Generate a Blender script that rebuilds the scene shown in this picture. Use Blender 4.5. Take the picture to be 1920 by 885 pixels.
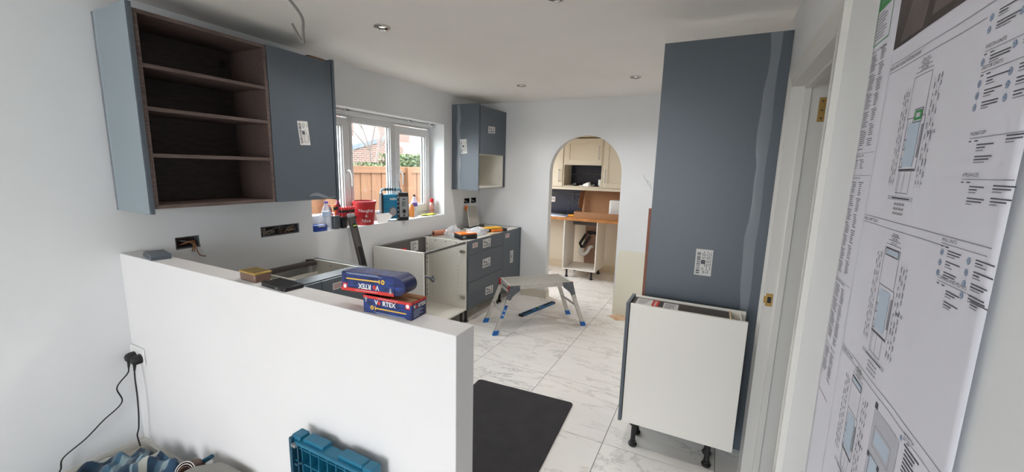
import bpy, math, random
from mathutils import Vector, Matrix
from math import sin, cos, pi, radians as R

for o in list(bpy.data.objects): bpy.data.objects.remove(o)
S = bpy.context.scene
COL = S.collection

# ------------------------------------------------------------------ camera
W_, H_ = 1920, 885
FPX = 757.27
cam = bpy.data.objects.new('camera', bpy.data.cameras.new('camera'))
cam.data.sensor_fit = 'HORIZONTAL'; cam.data.sensor_width = 36
cam.data.lens = 36*FPX/W_
cam.data.clip_start = .02; cam.data.clip_end = 200
YAW, PIT, ROL = 0.46149, 0.164007, 0.026151
fw = Vector((-sin(YAW)*cos(PIT), cos(YAW)*cos(PIT), -sin(PIT)))
rt = fw.cross(Vector((0, 0, 1))).normalized(); up = rt.cross(fw)
r2 = rt*cos(ROL)+up*sin(ROL); u2 = up*cos(ROL)-rt*sin(ROL)
Mc = Matrix((r2, u2, -fw)).transposed().to_4x4(); Mc.translation = (2.7709, 0, 1.594)
cam.matrix_world = Mc
COL.objects.link(cam); S.camera = cam

# ------------------------------------------------------------------ world, light, exposure
SKY = 17.0
world = bpy.data.worlds.new('world'); S.world = world; world.use_nodes = True
nt = world.node_tree; nt.nodes.clear()
bg = nt.nodes.new('ShaderNodeBackground'); wo = nt.nodes.new('ShaderNodeOutputWorld')
tc = nt.nodes.new('ShaderNodeTexCoord'); nz = nt.nodes.new('ShaderNodeTexNoise'); rp = nt.nodes.new('ShaderNodeValToRGB')
nz.inputs['Scale'].default_value = 2.2; nz.inputs['Detail'].default_value = 4
rp.color_ramp.elements[0].position = .3; rp.color_ramp.elements[0].color = (.80, .89, 1, 1)
rp.color_ramp.elements[1].position = .7; rp.color_ramp.elements[1].color = (1, 1, 1, 1)
nt.links.new(tc.outputs['Generated'], nz.inputs['Vector']); nt.links.new(nz.outputs['Fac'], rp.inputs['Fac'])
nt.links.new(rp.outputs['Color'], bg.inputs['Color']); bg.inputs['Strength'].default_value = SKY
nt.links.new(bg.outputs[0], wo.inputs[0])
S.view_settings.view_transform = 'Standard'; S.view_settings.look = 'None'
S.view_settings.exposure = 0.06; S.view_settings.gamma = 1; S.view_settings.use_curve_mapping = False
S.cycles.max_bounces = 10; S.cycles.diffuse_bounces = 6; S.cycles.glossy_bounces = 4
S.cycles.transparent_max_bounces = 12; S.cycles.caustics_reflective = False; S.cycles.caustics_refractive = False
S.cycles.sample_clamp_indirect = 6

def area(name, loc, direction, sx, sy, portal=True, energy=0, color=(1, 1, 1)):
    l = bpy.data.lights.new(name, 'AREA'); l.shape = 'RECTANGLE'; l.size = sx; l.size_y = sy
    l.energy = energy; l.color = color
    if portal: l.cycles.is_portal = True
    o = bpy.data.objects.new(name, l); COL.objects.link(o)
    o.rotation_euler = Vector(direction).to_track_quat('-Z', 'Z').to_euler(); o.location = loc
    return o
area('window_portal', (-.29, 2.95, 1.56), (1, 0, 0), 1.72, 1.02)
area('patio_portal', (2.0, -2.62, 1.1), (0, 1, 0), 1.2, 2.1)
area('utility_door_portal', (-.29, 5.4, 1.4), (1, 0, 0), 1.1, 1.1)
sun = bpy.data.objects.new('sun', bpy.data.lights.new('sun', 'SUN'))
sun.data.energy = 3; sun.data.angle = R(3); sun.data.color = (1, .95, .86)
sun.rotation_euler = Vector((-.75, .35, -.75)).to_track_quat('-Z', 'Z').to_euler(); COL.objects.link(sun)

LAMP = 27.0        # fill spot added in each ceiling downlight to lift the floor brightness
# ------------------------------------------------------------------ materials
def s2l(c): return tuple(((x/255)/12.92 if x/255 <= .04045 else ((x/255+.055)/1.055)**2.4) for x in c)
MATS = {}
def mat(name, rgb, rough=.5, metal=0, spec=.5, noise=0, nscale=40, bump=0, bscale=60, var=None, stretch=None, alpha=1, coat=0, trans=0):
    m = bpy.data.materials.new(name); m.use_nodes = True; MATS[name] = m
    t = m.node_tree; b = t.nodes['Principled BSDF']
    col = s2l(rgb)+(1,)
    b.inputs['Base Color'].default_value = col; b.inputs['Roughness'].default_value = rough
    b.inputs['Metallic'].default_value = metal; b.inputs['Specular IOR Level'].default_value = spec
    b.inputs['Alpha'].default_value = alpha; b.inputs['Coat Weight'].default_value = coat
    b.inputs['Transmission Weight'].default_value = trans
    tcn = t.nodes.new('ShaderNodeTexCoord'); mp = t.nodes.new('ShaderNodeMapping')
    t.links.new(tcn.outputs['Object'], mp.inputs['Vector'])
    if stretch: mp.inputs['Scale'].default_value = stretch
    n = t.nodes.new('ShaderNodeTexNoise'); n.inputs['Scale'].default_value = nscale; n.inputs['Detail'].default_value = 4
    t.links.new(mp.outputs[0], n.inputs['Vector'])
    if var or noise:
        v = s2l(var)+(1,) if var else tuple(max(0, c*(1-noise)) for c in col[:3])+(1,)
        mx = t.nodes.new('ShaderNodeMix'); mx.data_type = 'RGBA'
        mx.inputs[6].default_value = col; mx.inputs[7].default_value = v
        rr = t.nodes.new('ShaderNodeMapRange'); rr.inputs[1].default_value = .35; rr.inputs[2].default_value = .65
        t.links.new(n.outputs['Fac'], rr.inputs[0]); t.links.new(rr.outputs[0], mx.inputs[0])
        t.links.new(mx.outputs[2], b.inputs['Base Color'])
    if bump:
        n2 = t.nodes.new('ShaderNodeTexNoise'); n2.inputs['Scale'].default_value = bscale; n2.inputs['Detail'].default_value = 5
        t.links.new(mp.outputs[0], n2.inputs['Vector'])
        bp = t.nodes.new('ShaderNodeBump'); bp.inputs['Strength'].default_value = bump; bp.inputs['Distance'].default_value = .004
        t.links.new(n2.outputs['Fac'], bp.inputs['Height']); t.links.new(bp.outputs[0], b.inputs['Normal'])
    return m
wallm = mat('wall_paint', (224, 225, 226), .75, noise=.03, nscale=3, bump=.12, bscale=25)
ceilm = mat('ceiling_paint', (240, 237, 232), .8, noise=.03, nscale=2, bump=.08, bscale=20)
creamw = mat('utility_paint', (226, 216, 196), .8, noise=.04, nscale=3)
trimw = mat('gloss_trim', (214, 211, 206), .35, bump=.05)
creamtrim = mat('cream_trim', (214, 198, 170), .5)
upvc = mat('window_plastic', (226, 226, 226), .28)
pony_m = mat('half_wall_paint', (226, 224, 224), .7, noise=.02, nscale=3, bump=.08, bscale=30)
blue_m = mat('blue_grey_board', (80, 88, 96), .40, noise=.05, nscale=120)
blue_d = mat('blue_grey_edge', (80, 94, 102), .5, noise=.1, nscale=80)
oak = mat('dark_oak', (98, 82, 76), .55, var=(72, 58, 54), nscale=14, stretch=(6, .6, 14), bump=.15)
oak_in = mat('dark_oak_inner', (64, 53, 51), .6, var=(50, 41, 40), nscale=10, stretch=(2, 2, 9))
mel = mat('white_melamine', (228, 224, 216), .4)
mel_in = mat('melamine_inner', (220, 217, 207), .45, noise=.02)
greyback = mat('grey_hardboard', (84, 82, 80), .6)
darkback = mat('dark_hardboard', (72, 64, 61), .6, noise=.15, nscale=60)
blackp = mat('black_plastic', (22, 22, 24), .4)
blackr = mat('black_rubber', (26, 25, 27), .65)
alu = mat('brushed_aluminium', (206, 203, 196), .42, metal=.35, noise=.1, nscale=30, stretch=(1, 20, 1))
alug = mat('grey_bracket', (98, 102, 108), .45, metal=.4)
chrome = mat('chrome', (200, 198, 194), .18, metal=1)
bluep = mat('bright_blue_plastic', (20, 104, 184), .4)
redp = mat('red_plastic', (186, 26, 34), .35)
white = mat('white_plastic', (228, 228, 226), .4)
paperm = mat('white_paper', (216, 215, 224), .8)
stickm = mat('sticker_paper', (205, 203, 200), .6)
ink = mat('dark_ink', (78, 78, 86), .7)
inkg = mat('grey_ink', (140, 140, 148), .7)
inkl = mat('pale_grey_ink', (186, 187, 196), .8)
inkb = mat('blue_ink', (116, 144, 178), .7)
inkbl = mat('pale_blue_ink', (184, 198, 214), .8)
green = mat('green_ink', (62, 140, 82), .7)
photom = mat('photo_print_dark', (46, 40, 40), .6, var=(78, 68, 66), nscale=7)
photol = mat('photo_print_light', (112, 100, 96), .6, var=(86, 76, 74), nscale=9)
redink = mat('red_ink', (200, 48, 40), .55)
cardm = mat('cardboard', (176, 132, 96), .85, noise=.08, nscale=20)
card_in = mat('cardboard_inner', (160, 112, 82), .85, noise=.08)
navy = mat('navy_print', (16, 24, 58), .4, var=(34, 64, 140), nscale=9, stretch=(3, 3, 14))
navyd = mat('dark_navy_print', (22, 30, 62), .45, var=(28, 40, 96), nscale=8)
goldm = mat('gold_print', (222, 178, 70), .5)
splash = mat('navy_splashback', (34, 40, 58), .25, noise=.2, nscale=30)
speck = mat('glitter_speck', (220, 224, 232), .4)
creamd = mat('cream_door', (222, 212, 190), .45)
worktop = mat('oak_worktop', (206, 146, 84), .45, var=(170, 106, 54), nscale=12, stretch=(1, 12, 12))
tealc = mat('teal_crate_plastic', (24, 104, 134), .42)
teald = mat('dark_teal_plastic', (16, 70, 92), .5)
greyc = mat('grey_case_plastic', (134, 132, 126), .6, bump=.1)
tanm = mat('brown_leather', (92, 66, 56), .55)
matm = mat('charcoal_mat', (50, 48, 50), .92, noise=.25, nscale=9, bump=.3, bscale=300)
brass = mat('brass', (176, 142, 84), .4, metal=.8)
orange = mat('orange_plastic', (232, 118, 24), .4)
yellow = mat('yellow_plastic', (238, 182, 40), .4)
yelfood = mat('yellow_printed_card', (222, 206, 96), .6, var=(180, 190, 70), nscale=60)
copper = mat('copper_roll', (176, 112, 84), .4, metal=.2)
brownb = mat('red_brown_board_edge', (136, 86, 70), .7)
chip = mat('chipboard', (150, 112, 76), .9, var=(96, 66, 44), nscale=120)
woodp = mat('pale_timber', (214, 190, 160), .7, noise=.1)
pot = mat('terracotta_red_pot', (176, 26, 32), .4, noise=.08)
cyanp = mat('cyan_plastic', (24, 122, 160), .4)
silver = mat('silver_grey_plastic', (150, 150, 152), .35)
water = mat('clear_bottle_plastic', (222, 228, 236), .12, alpha=.45)
juice = mat('orange_juice', (226, 140, 60), .3)
bluetub = mat('dark_blue_plastic', (24, 60, 140), .35)
purple = mat('purple_label', (110, 90, 170), .5)
tinl = mat('yellow_tin_lid', (176, 146, 76), .35, metal=.3, noise=.15, nscale=60)
tinb = mat('brown_tin_side', (116, 90, 78), .4, metal=.2)
tincard = mat('tin_lid_print', (120, 104, 66), .5)
bagm = mat('clear_polythene', (230, 232, 236), .2, alpha=.4)
film = mat('protective_film', (186, 192, 200), .22, alpha=.30, bump=.8, bscale=18)
mortar = mat('wall_rubble', (86, 70, 64), .95, var=(52, 44, 42), nscale=60, bump=.5)
wireg = mat('grey_cable', (116, 112, 110), .5)
wireb = mat('brown_cable', (140, 96, 62), .5)
dustm = mat('torn_cardboard', (186, 144, 110), .9, var=(206, 180, 150), nscale=30)
plaster = mat('brown_plaster', (166, 134, 112), .9, noise=.1)
navycloth = None
fencem = mat('orange_fence_timber', (92, 60, 34), .85, var=(80, 50, 28), nscale=4, stretch=(8, 8, 1))
grassm = mat('garden_ground', (150, 148, 140), .95, noise=.3, nscale=3)
leafm = mat('hedge_leaf', (52, 64, 34), .8)
palmm = mat('palm_leaf', (90, 100, 56), .8)
barkm = mat('bare_bark', (76, 66, 62), .9)
slate = mat('grey_slate', (66, 74, 84), .8, noise=.2, nscale=6)
rooft = mat('red_roof_tile', (86, 58, 52), .85, var=(70, 48, 44), nscale=14, stretch=(1, 1, 8))
winblue = mat('far_window_glass', (90, 116, 120), .2)
hallm = mat('hall_paint', (200, 196, 190), .8)
patiom = mat('patio_slab', (150, 148, 142), .9, noise=.1)

def brickmat():
    m = bpy.data.materials.new('brick_wall'); m.use_nodes = True; t = m.node_tree; b = t.nodes['Principled BSDF']
    tcn = t.nodes.new('ShaderNodeTexCoord'); sp = t.nodes.new('ShaderNodeSeparateXYZ'); cb = t.nodes.new('ShaderNodeCombineXYZ')
    t.links.new(tcn.outputs['Object'], sp.inputs[0]); t.links.new(sp.outputs['Y'], cb.inputs['X']); t.links.new(sp.outputs['Z'], cb.inputs['Y'])
    br = t.nodes.new('ShaderNodeTexBrick'); t.links.new(cb.outputs[0], br.inputs['Vector'])
    br.inputs['Color1'].default_value = s2l((78, 52, 44))+(1,); br.inputs['Color2'].default_value = s2l((66, 44, 37))+(1,)
    br.inputs['Mortar'].default_value = s2l((104, 96, 90))+(1,); br.inputs['Scale'].default_value = 1
    br.inputs['Brick Width'].default_value = .225; br.inputs['Row Height'].default_value = .075; br.inputs['Mortar Size'].default_value = .008
    t.links.new(br.outputs['Color'], b.inputs['Base Color']); b.inputs['Roughness'].default_value = .9
    return m
brickm = brickmat()

def marblemat():
    m = bpy.data.materials.new('marble_tile'); m.use_nodes = True; t = m.node_tree; b = t.nodes['Principled BSDF']
    g = t.nodes.new('ShaderNodeNewGeometry'); oi = t.nodes.new('ShaderNodeObjectInfo')
    ofs = t.nodes.new('ShaderNodeVectorMath'); ofs.operation = 'SCALE'; ofs.inputs['Scale'].default_value = 31
    cb = t.nodes.new('ShaderNodeCombineXYZ'); t.links.new(oi.outputs['Random'], cb.inputs[0]); t.links.new(oi.outputs['Random'], cb.inputs[1])
    t.links.new(cb.outputs[0], ofs.inputs[0])
    add = t.nodes.new('ShaderNodeVectorMath'); add.operation = 'ADD'
    t.links.new(g.outputs['Position'], add.inputs[0]); t.links.new(ofs.outputs[0], add.inputs[1])
    rot = t.nodes.new('ShaderNodeMapping'); rot.inputs['Rotation'].default_value = (0, 0, R(-18)); rot.inputs['Scale'].default_value = (1, 3.0, 1)
    t.links.new(add.outputs[0], rot.inputs['Vector'])
    def vein(scale, dist, width, seed):
        n = t.nodes.new('ShaderNodeTexNoise'); n.inputs['Scale'].default_value = scale; n.inputs['Detail'].default_value = 6
        n.inputs['Roughness'].default_value = .6; n.inputs['Distortion'].default_value = dist
        mpp = t.nodes.new('ShaderNodeMapping'); mpp.inputs['Location'].default_value = (seed, seed*2, 0)
        t.links.new(rot.outputs[0], mpp.inputs[0]); t.links.new(mpp.outputs[0], n.inputs['Vector'])
        s = t.nodes.new('ShaderNodeMath'); s.operation = 'SUBTRACT'; s.inputs[1].default_value = .5; t.links.new(n.outputs['Fac'], s.inputs[0])
        a = t.nodes.new('ShaderNodeMath'); a.operation = 'ABSOLUTE'; t.links.new(s.outputs[0], a.inputs[0])
        r = t.nodes.new('ShaderNodeMapRange'); r.inputs[1].default_value = 0; r.inputs[2].default_value = width
        r.inputs[3].default_value = 1; r.inputs[4].default_value = 0; t.links.new(a.outputs[0], r.inputs[0])
        return r.outputs[0]
    v1 = vein(.9, .7, .014, 0); v2 = vein(2.0, .9, .016, 7)
    # a patchy mask so that veins come and go
    mk = t.nodes.new('ShaderNodeTexNoise'); mk.inputs['Scale'].default_value = 2.0; t.links.new(add.outputs[0], mk.inputs['Vector'])
    mr = t.nodes.new('ShaderNodeMapRange'); mr.inputs[1].default_value = .46; mr.inputs[2].default_value = .62; t.links.new(mk.outputs['Fac'], mr.inputs[0])
    mul = t.nodes.new('ShaderNodeMath'); mul.operation = 'MULTIPLY'; t.links.new(v2, mul.inputs[0]); t.links.new(mr.outputs[0], mul.inputs[1])
    mul1 = t.nodes.new('ShaderNodeMath'); mul1.operation = 'MULTIPLY'; t.links.new(v1, mul1.inputs[0]); t.links.new(mk.outputs['Fac'], mul1.inputs[1])
    mx0 = t.nodes.new('ShaderNodeMath'); mx0.operation = 'MAXIMUM'; t.links.new(mul.outputs[0], mx0.inputs[0]); t.links.new(mul1.outputs[0], mx0.inputs[1])
    cn = t.nodes.new('ShaderNodeTexNoise'); cn.inputs['Scale'].default_value = 1.3; t.links.new(add.outputs[0], cn.inputs['Vector'])
    vc = t.nodes.new('ShaderNodeMix'); vc.data_type = 'RGBA'; vc.inputs[6].default_value = s2l((128, 126, 126))+(1,); vc.inputs[7].default_value = s2l((160, 126, 96))+(1,)
    cr = t.nodes.new('ShaderNodeMapRange'); cr.inputs[1].default_value = .5; cr.inputs[2].default_value = .58; t.links.new(cn.outputs['Fac'], cr.inputs[0]); t.links.new(cr.outputs[0], vc.inputs[0])
    cl = t.nodes.new('ShaderNodeTexNoise'); cl.inputs['Scale'].default_value = 1.6; cl.inputs['Detail'].default_value = 5; t.links.new(rot.outputs[0], cl.inputs['Vector'])
    bs = t.nodes.new('ShaderNodeMix'); bs.data_type = 'RGBA'; bs.inputs[6].default_value = s2l((238, 235, 230))+(1,); bs.inputs[7].default_value = s2l((224, 221, 218))+(1,)
    t.links.new(cl.outputs['Fac'], bs.inputs[0])
    fm = t.nodes.new('ShaderNodeMath'); fm.operation = 'MULTIPLY'; fm.inputs[1].default_value = .65; t.links.new(mx0.outputs[0], fm.inputs[0])
    mx = t.nodes.new('ShaderNodeMix'); mx.data_type = 'RGBA'; t.links.new(fm.outputs[0], mx.inputs[0])
    t.links.new(bs.outputs[2], mx.inputs[6]); t.links.new(vc.outputs[2], mx.inputs[7])
    t.links.new(mx.outputs[2], b.inputs['Base Color']); b.inputs['Roughness'].default_value = .24
    return m
marble = marblemat()
grout = mat('grey_grout', (150, 146, 140), .9)

def glassmat():
    m = bpy.data.materials.new('window_glass'); m.use_nodes = True; t = m.node_tree; t.nodes.clear()
    o = t.nodes.new('ShaderNodeOutputMaterial'); mx = t.nodes.new('ShaderNodeMixShader'); tr = t.nodes.new('ShaderNodeBsdfTransparent')
    gl = t.nodes.new('ShaderNodeBsdfGlossy'); gl.inputs['Roughness'].default_value = .02
    fr = t.nodes.new('ShaderNodeFresnel'); gg = t.nodes.new('ShaderNodeNewGeometry'); ir = t.nodes.new('ShaderNodeMapRange')
    ir.inputs[3].default_value = 1.45; ir.inputs[4].default_value = 1/1.45
    t.links.new(gg.outputs['Backfacing'], ir.inputs[0]); t.links.new(ir.outputs[0], fr.inputs[0])
    tr.inputs[0].default_value = (.96, .98, .97, 1)
    t.links.new(fr.outputs[0], mx.inputs[0]); t.links.new(tr.outputs[0], mx.inputs[1]); t.links.new(gl.outputs[0], mx.inputs[2]); t.links.new(mx.outputs[0], o.inputs[0])
    return m
glass = glassmat()

def clothmat():
    m = bpy.data.materials.new('striped_blanket'); m.use_nodes = True; t = m.node_tree; b = t.nodes['Principled BSDF']
    uv = t.nodes.new('ShaderNodeUVMap'); w = t.nodes.new('ShaderNodeSeparateXYZ'); t.links.new(uv.outputs[0], w.inputs[0])
    n = t.nodes.new('ShaderNodeTexNoise'); n.inputs['Scale'].default_value = 3; t.links.new(uv.outputs[0], n.inputs['Vector'])
    ma = t.nodes.new('ShaderNodeMath'); ma.operation = 'MULTIPLY_ADD'; ma.inputs[1].default_value = .35; t.links.new(n.outputs['Fac'], ma.inputs[0]); t.links.new(w.outputs[0], ma.inputs[2])
    fr = t.nodes.new('ShaderNodeMath'); fr.operation = 'FRACT'; t.links.new(ma.outputs[0], fr.inputs[0])
    rp = t.nodes.new('ShaderNodeValToRGB'); rp.color_ramp.interpolation = 'CONSTANT'
    cols = [(0, (26, 52, 74)), (.20, (126, 144, 150)), (.26, (48, 82, 104)), (.40, (172, 172, 164)), (.54, (26, 52, 74)), (.68, (56, 90, 112)), (.80, (120, 140, 146)), (.87, (30, 62, 88))]
    e = rp.color_ramp.elements
    e[0].position = 0; e[0].color = s2l(cols[0][1])+(1,); e[1].position = cols[1][0]; e[1].color = s2l(cols[1][1])+(1,)
    for p, c in cols[2:]:
        q = e.new(p); q.color = s2l(c)+(1,)
    t.links.new(fr.outputs[0], rp.inputs[0]); t.links.new(rp.outputs[0], b.inputs['Base Color'])
    b.inputs['Roughness'].default_value = .95; b.inputs['Sheen Weight'].default_value = .3
    return m
cloth = clothmat()

# ------------------------------------------------------------------ mesh helpers
class MB:
    def __init__(s): s.v = []; s.f = []; s.m = []; s.M = Matrix.Identity(4)
    def add(s, vs, fs, m=0):
        b = len(s.v); s.v += [s.M @ Vector(p) for p in vs]; s.f += [tuple(b+i for i in f) for f in fs]; s.m += [m]*len(fs); return s
    def box(s, x0, x1, y0, y1, z0, z1, m=0):
        vs = [(x, y, z) for x in (x0, x1) for y in (y0, y1) for z in (z0, z1)]
        return s.add(vs, [(0, 1, 3, 2), (4, 6, 7, 5), (0, 4, 5, 1), (2, 3, 7, 6), (0, 2, 6, 4), (1, 5, 7, 3)], m)
    def hexa(s, bot, top, m=0):      # two quads, same winding (ccw seen from above)
        return s.add(list(bot)+list(top), [(3, 2, 1, 0), (4, 5, 6, 7), (0, 1, 5, 4), (1, 2, 6, 5), (2, 3, 7, 6), (3, 0, 4, 7)], m)
    def poly(s, pts, m=0): return s.add(pts, [tuple(range(len(pts)))], m)
    def prism(s, pts, d, m=0):       # polygon points (3d) extruded by vector d
        n = len(pts); d = Vector(d); P = [Vector(p) for p in pts]
        return s.add(P+[p+d for p in P], [tuple(range(n-1, -1, -1)), tuple(range(n, 2*n))]+[(i, (i+1) % n, n+(i+1) % n, n+i) for i in range(n)], m)
    def cyl(s, a, b, r0, r1=None, n=16, m=0, caps=True):
        r1 = r0 if r1 is None else r1; a = Vector(a); b = Vector(b); d = (b-a).normalized()
        x = d.orthogonal().normalized(); y = d.cross(x)
        vs = [a+(x*cos(2*pi*i/n)+y*sin(2*pi*i/n))*r0 for i in range(n)]+[b+(x*cos(2*pi*i/n)+y*sin(2*pi*i/n))*r1 for i in range(n)]
        fs = [(i, (i+1) % n, n+(i+1) % n, n+i) for i in range(n)]
        if caps: fs += [tuple(range(n-1, -1, -1)), tuple(range(n, 2*n))]
        return s.add(vs, fs, m)
    def lathe(s, prof, c=(0, 0, 0), n=28, m=0, axis=(0, 0, 1), caps=True):
        c = Vector(c); q = Vector((0, 0, 1)).rotation_difference(Vector(axis))
        vs = []; fs = []
        for r, z in prof:
            for i in range(n): vs.append(c+q @ Vector((r*cos(2*pi*i/n), r*sin(2*pi*i/n), z)))
        for k in range(len(prof)-1):
            for i in range(n): fs.append((k*n+i, k*n+(i+1) % n, (k+1)*n+(i+1) % n, (k+1)*n+i))
        if prof[0] == prof[-1]: caps = False
        if caps and prof[0][0] > 1e-6: fs.append(tuple(range(n-1, -1, -1)))
        if caps and prof[-1][0] > 1e-6: fs.append(tuple(range((len(prof)-1)*n, len(prof)*n)))
        return s.add(vs, fs, m)
    def tube(s, pts, r, n=8, m=0):
        P = [Vector(p) for p in pts]; vs = []; fs = []; x = None
        for k, p in enumerate(P):
            d = (P[min(k+1, len(P)-1)]-P[max(k-1, 0)]).normalized()
            x = d.orthogonal().normalized() if x is None else (x-d*x.dot(d)).normalized()
            y = d.cross(x)
            vs += [p+(x*cos(2*pi*i/n)+y*sin(2*pi*i/n))*r for i in range(n)]
        for k in range(len(P)-1):
            for i in range(n): fs.append((k*n+i, k*n+(i+1) % n, (k+1)*n+(i+1) % n, (k+1)*n+i))
        fs += [tuple(range(n-1, -1, -1)), tuple(range((len(P)-1)*n, len(P)*n))]
        return s.add(vs, fs, m)

def smoothpts(pts, k=8):             # Catmull-Rom through points
    P = [Vector(p) for p in pts]; P = [P[0]*2-P[1]]+P+[P[-1]*2-P[-2]]; out = []
    for i in range(1, len(P)-2):
        for j in range(k):
            t = j/k; a, b, c, d = P[i-1:i+3]
            out.append(.5*((2*b)+(c-a)*t+(2*a-5*b+4*c-d)*t*t+(3*b-a-3*c+d)*t**3))
    out.append(P[-2]); return out

INV = {}
def mesh_of(name, mb, mats, inv=None, smooth=True):
    me = bpy.data.meshes.new(name)
    vs = [inv @ p for p in mb.v] if inv is not None else mb.v
    me.from_pydata([tuple(p) for p in vs], [], mb.f)
    mats = mats if isinstance(mats, (list, tuple)) else [mats]
    for m in mats: me.materials.append(m)
    me.polygons.foreach_set('material_index', mb.m)
    if smooth:
        me.polygons.foreach_set('use_smooth', [True]*len(mb.f)); me.set_sharp_from_angle(angle=R(38))
    me.update(); return me
def bev(o, w, seg=2):
    b = o.modifiers.new('bevel', 'BEVEL'); b.width = w; b.segments = seg; b.limit_method = 'ANGLE'; b.angle_limit = R(40); b.harden_normals = False
    return o
def thing(name, label, cat, loc, rz=0, group=None):
    o = bpy.data.objects.new(name, None); COL.objects.link(o); o.empty_display_size = .05
    o.location = loc; o.rotation_euler = (0, 0, rz); o['label'] = label; o['category'] = cat
    if group: o['group'] = group
    INV[o.name] = (Matrix.Translation(loc) @ Matrix.Rotation(rz, 4, 'Z')).inverted()
    return o
def part(parent, name, mb, mats, local=False, label=None, bevel=0, smooth=True, stuff=False):
    r = parent
    while r.parent: r = r.parent
    inv = None if local else INV.get(r.name)
    o = bpy.data.objects.new(name, mesh_of(name, mb, mats, inv, smooth)); COL.objects.link(o); o.parent = parent
    if label: o['label'] = label
    if bevel: bev(o, bevel)
    if stuff: o['kind'] = 'stuff'
    return o
def solo(name, mb, mats, label, cat, loc, group=None, bevel=0, local=False):
    inv = Matrix.Translation(loc).inverted()
    o = bpy.data.objects.new(name, mesh_of(name, mb, mats, None if local else inv)); COL.objects.link(o); o.location = loc
    o['label'] = label; o['category'] = cat
    if group: o['group'] = group
    if bevel: bev(o, bevel)
    INV[o.name] = inv
    return o
def struct(name, mb, mats, bevel=0, label=None):
    o = bpy.data.objects.new(name, mesh_of(name, mb, mats)); COL.objects.link(o); o['kind'] = 'structure'
    if bevel: bev(o, bevel)
    if label: o['label'] = label
    return o
def text_mb(txt, size, org, xd, yd, depth=.0003, align='CENTER', bold=0):
    c = bpy.data.curves.new('t', 'FONT'); c.body = txt; c.size = size; c.align_x = align; c.align_y = 'CENTER'; c.extrude = depth; c.offset = bold; c.resolution_u = 3
    o = bpy.data.objects.new('t', c); COL.objects.link(o)
    dg = bpy.context.evaluated_depsgraph_get(); me = bpy.data.meshes.new_from_object(o.evaluated_get(dg))
    xd = Vector(xd).normalized(); yd = Vector(yd).normalized(); zd = xd.cross(yd); org = Vector(org)
    mb = MB(); mb.add([org+xd*v.co.x+yd*v.co.y+zd*v.co.z for v in me.vertices], [tuple(p.vertices) for p in me.polygons])
    bpy.data.objects.remove(o); bpy.data.curves.remove(c); bpy.data.meshes.remove(me)
    return mb
def merge(a, b, m=0): a.add(b.v, b.f, m); return a

def holed(mb, axis, p0, p1, ur, zr, holes, m=0):   # a slab with rectangular openings
    us = sorted({ur[0], ur[1]}|{h[0] for h in holes}|{h[1] for h in holes}); zs = sorted({zr[0], zr[1]}|{h[2] for h in holes}|{h[3] for h in holes})
    for i in range(len(us)-1):
        run = None
        for j in range(len(zs)):
            solid = j < len(zs)-1 and not any(h[0] <= us[i] < h[1] and h[2] <= zs[j] < h[3] for h in holes)
            if solid and run is None: run = zs[j]
            if not solid and run is not None:
                if axis == 'x': mb.box(p0, p1, us[i], us[i+1], run, zs[j], m)
                else: mb.box(us[i], us[i+1], p0, p1, run, zs[j], m)
                run = None

def sticker(parent, org, xd, yd, w, h, style='bar', label=None, sub=True):
    """a printed paper label: org = lower-left corner, xd/yd along its edges"""
    xd = Vector(xd).normalized(); yd = Vector(yd).normalized(); n = xd.cross(yd); org = Vector(org)
    mb = MB(); P = lambda a, b, c=0: org+xd*a+yd*b+n*c
    mb.prism([P(0, 0), P(w, 0), P(w, h), P(0, h)], n*.0006)
    st = part(parent, 'sticker', mb, stickm, label=label, smooth=False)
    k = MB(); rnd = random.Random(int(w*1e5+h*3e5+org.x*77+org.y*51)); 
    def q(a0, a1, b0, b1, m=0): k.poly([P(a0*w, b0*h, .0009), P(a1*w, b0*h, .0009), P(a1*w, b1*h, .0009), P(a0*w, b1*h, .0009)], m)
    if style == 'bar':      # barcode up the left side, code block, lines of print
        z = .06
        while z < .92:
            d = rnd.choice([.015, .03, .045]); q(.08, .30, z, min(.93, z+d)); z += d+rnd.choice([.012, .02, .03])
        q(.34, .60, .44, .60)
        for a in (.40, .48, .56, .68, .78, .88):
            b = .08
            while b < .9:
                d = rnd.uniform(.05, .16)
                if not (a < .62 and .4 < b < .62) and rnd.random() < .75: q(a, a+.035, b, min(.93, b+d))
                b += d+.03
    elif style == 'low':    # barcode along the bottom, small blocks above
        a = .08
        while a < .88:
            d = rnd.choice([.015, .03, .05]); q(a, a+d, .12, .36); a += d+rnd.choice([.012, .025])
        q(.12, .24, .5, .88); q(.3, .36, .5, .72); q(.42, .60, .44, .62); q(.42, .48, .7, .86); q(.7, .9, .5, .56); q(.74, .84, .66, .86)
    elif style == 'text':
        for i in range(5): q(.1, rnd.uniform(.5, .9), .14+i*.16, .20+i*.16, 0)
    elif style == 'pink':
        q(.05, .95, .1, .9, 1)
        for i in range(4): q(.12, .88, .2+i*.17, .25+i*.17, 0)
    part(st, 'print', k, [ink, mat_pink], smooth=False)
    return st
mat_pink = mat('pink_print', (196, 168, 164), .6)
def screw(parent, p, n=(1, 0, 0), r=.004, m=None, name='screw_hole'):
    p = Vector(p); n = Vector(n)
    return part(parent, name, MB().cyl(p-n*.001, p+n*.0008, r, n=10), m or blackp)

# ================================================================== the setting
YE = 4.585; CH = 2.4; BX = -2.6
mb = MB(); holed(mb, 'x', -.3, 0, (BX-.1, YE), (-.3, CH+.1), [(2.09, 3.80, 1.06, 2.066), (1.188, 1.314, 1.079, 1.151), (1.685, 1.977, 1.082, 1.155), (4.215, 4.345, 1.155, 1.221), (4.375, 4.50, 1.150, 1.222)])
wall_l = struct('wall_left', mb, wallm)
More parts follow.
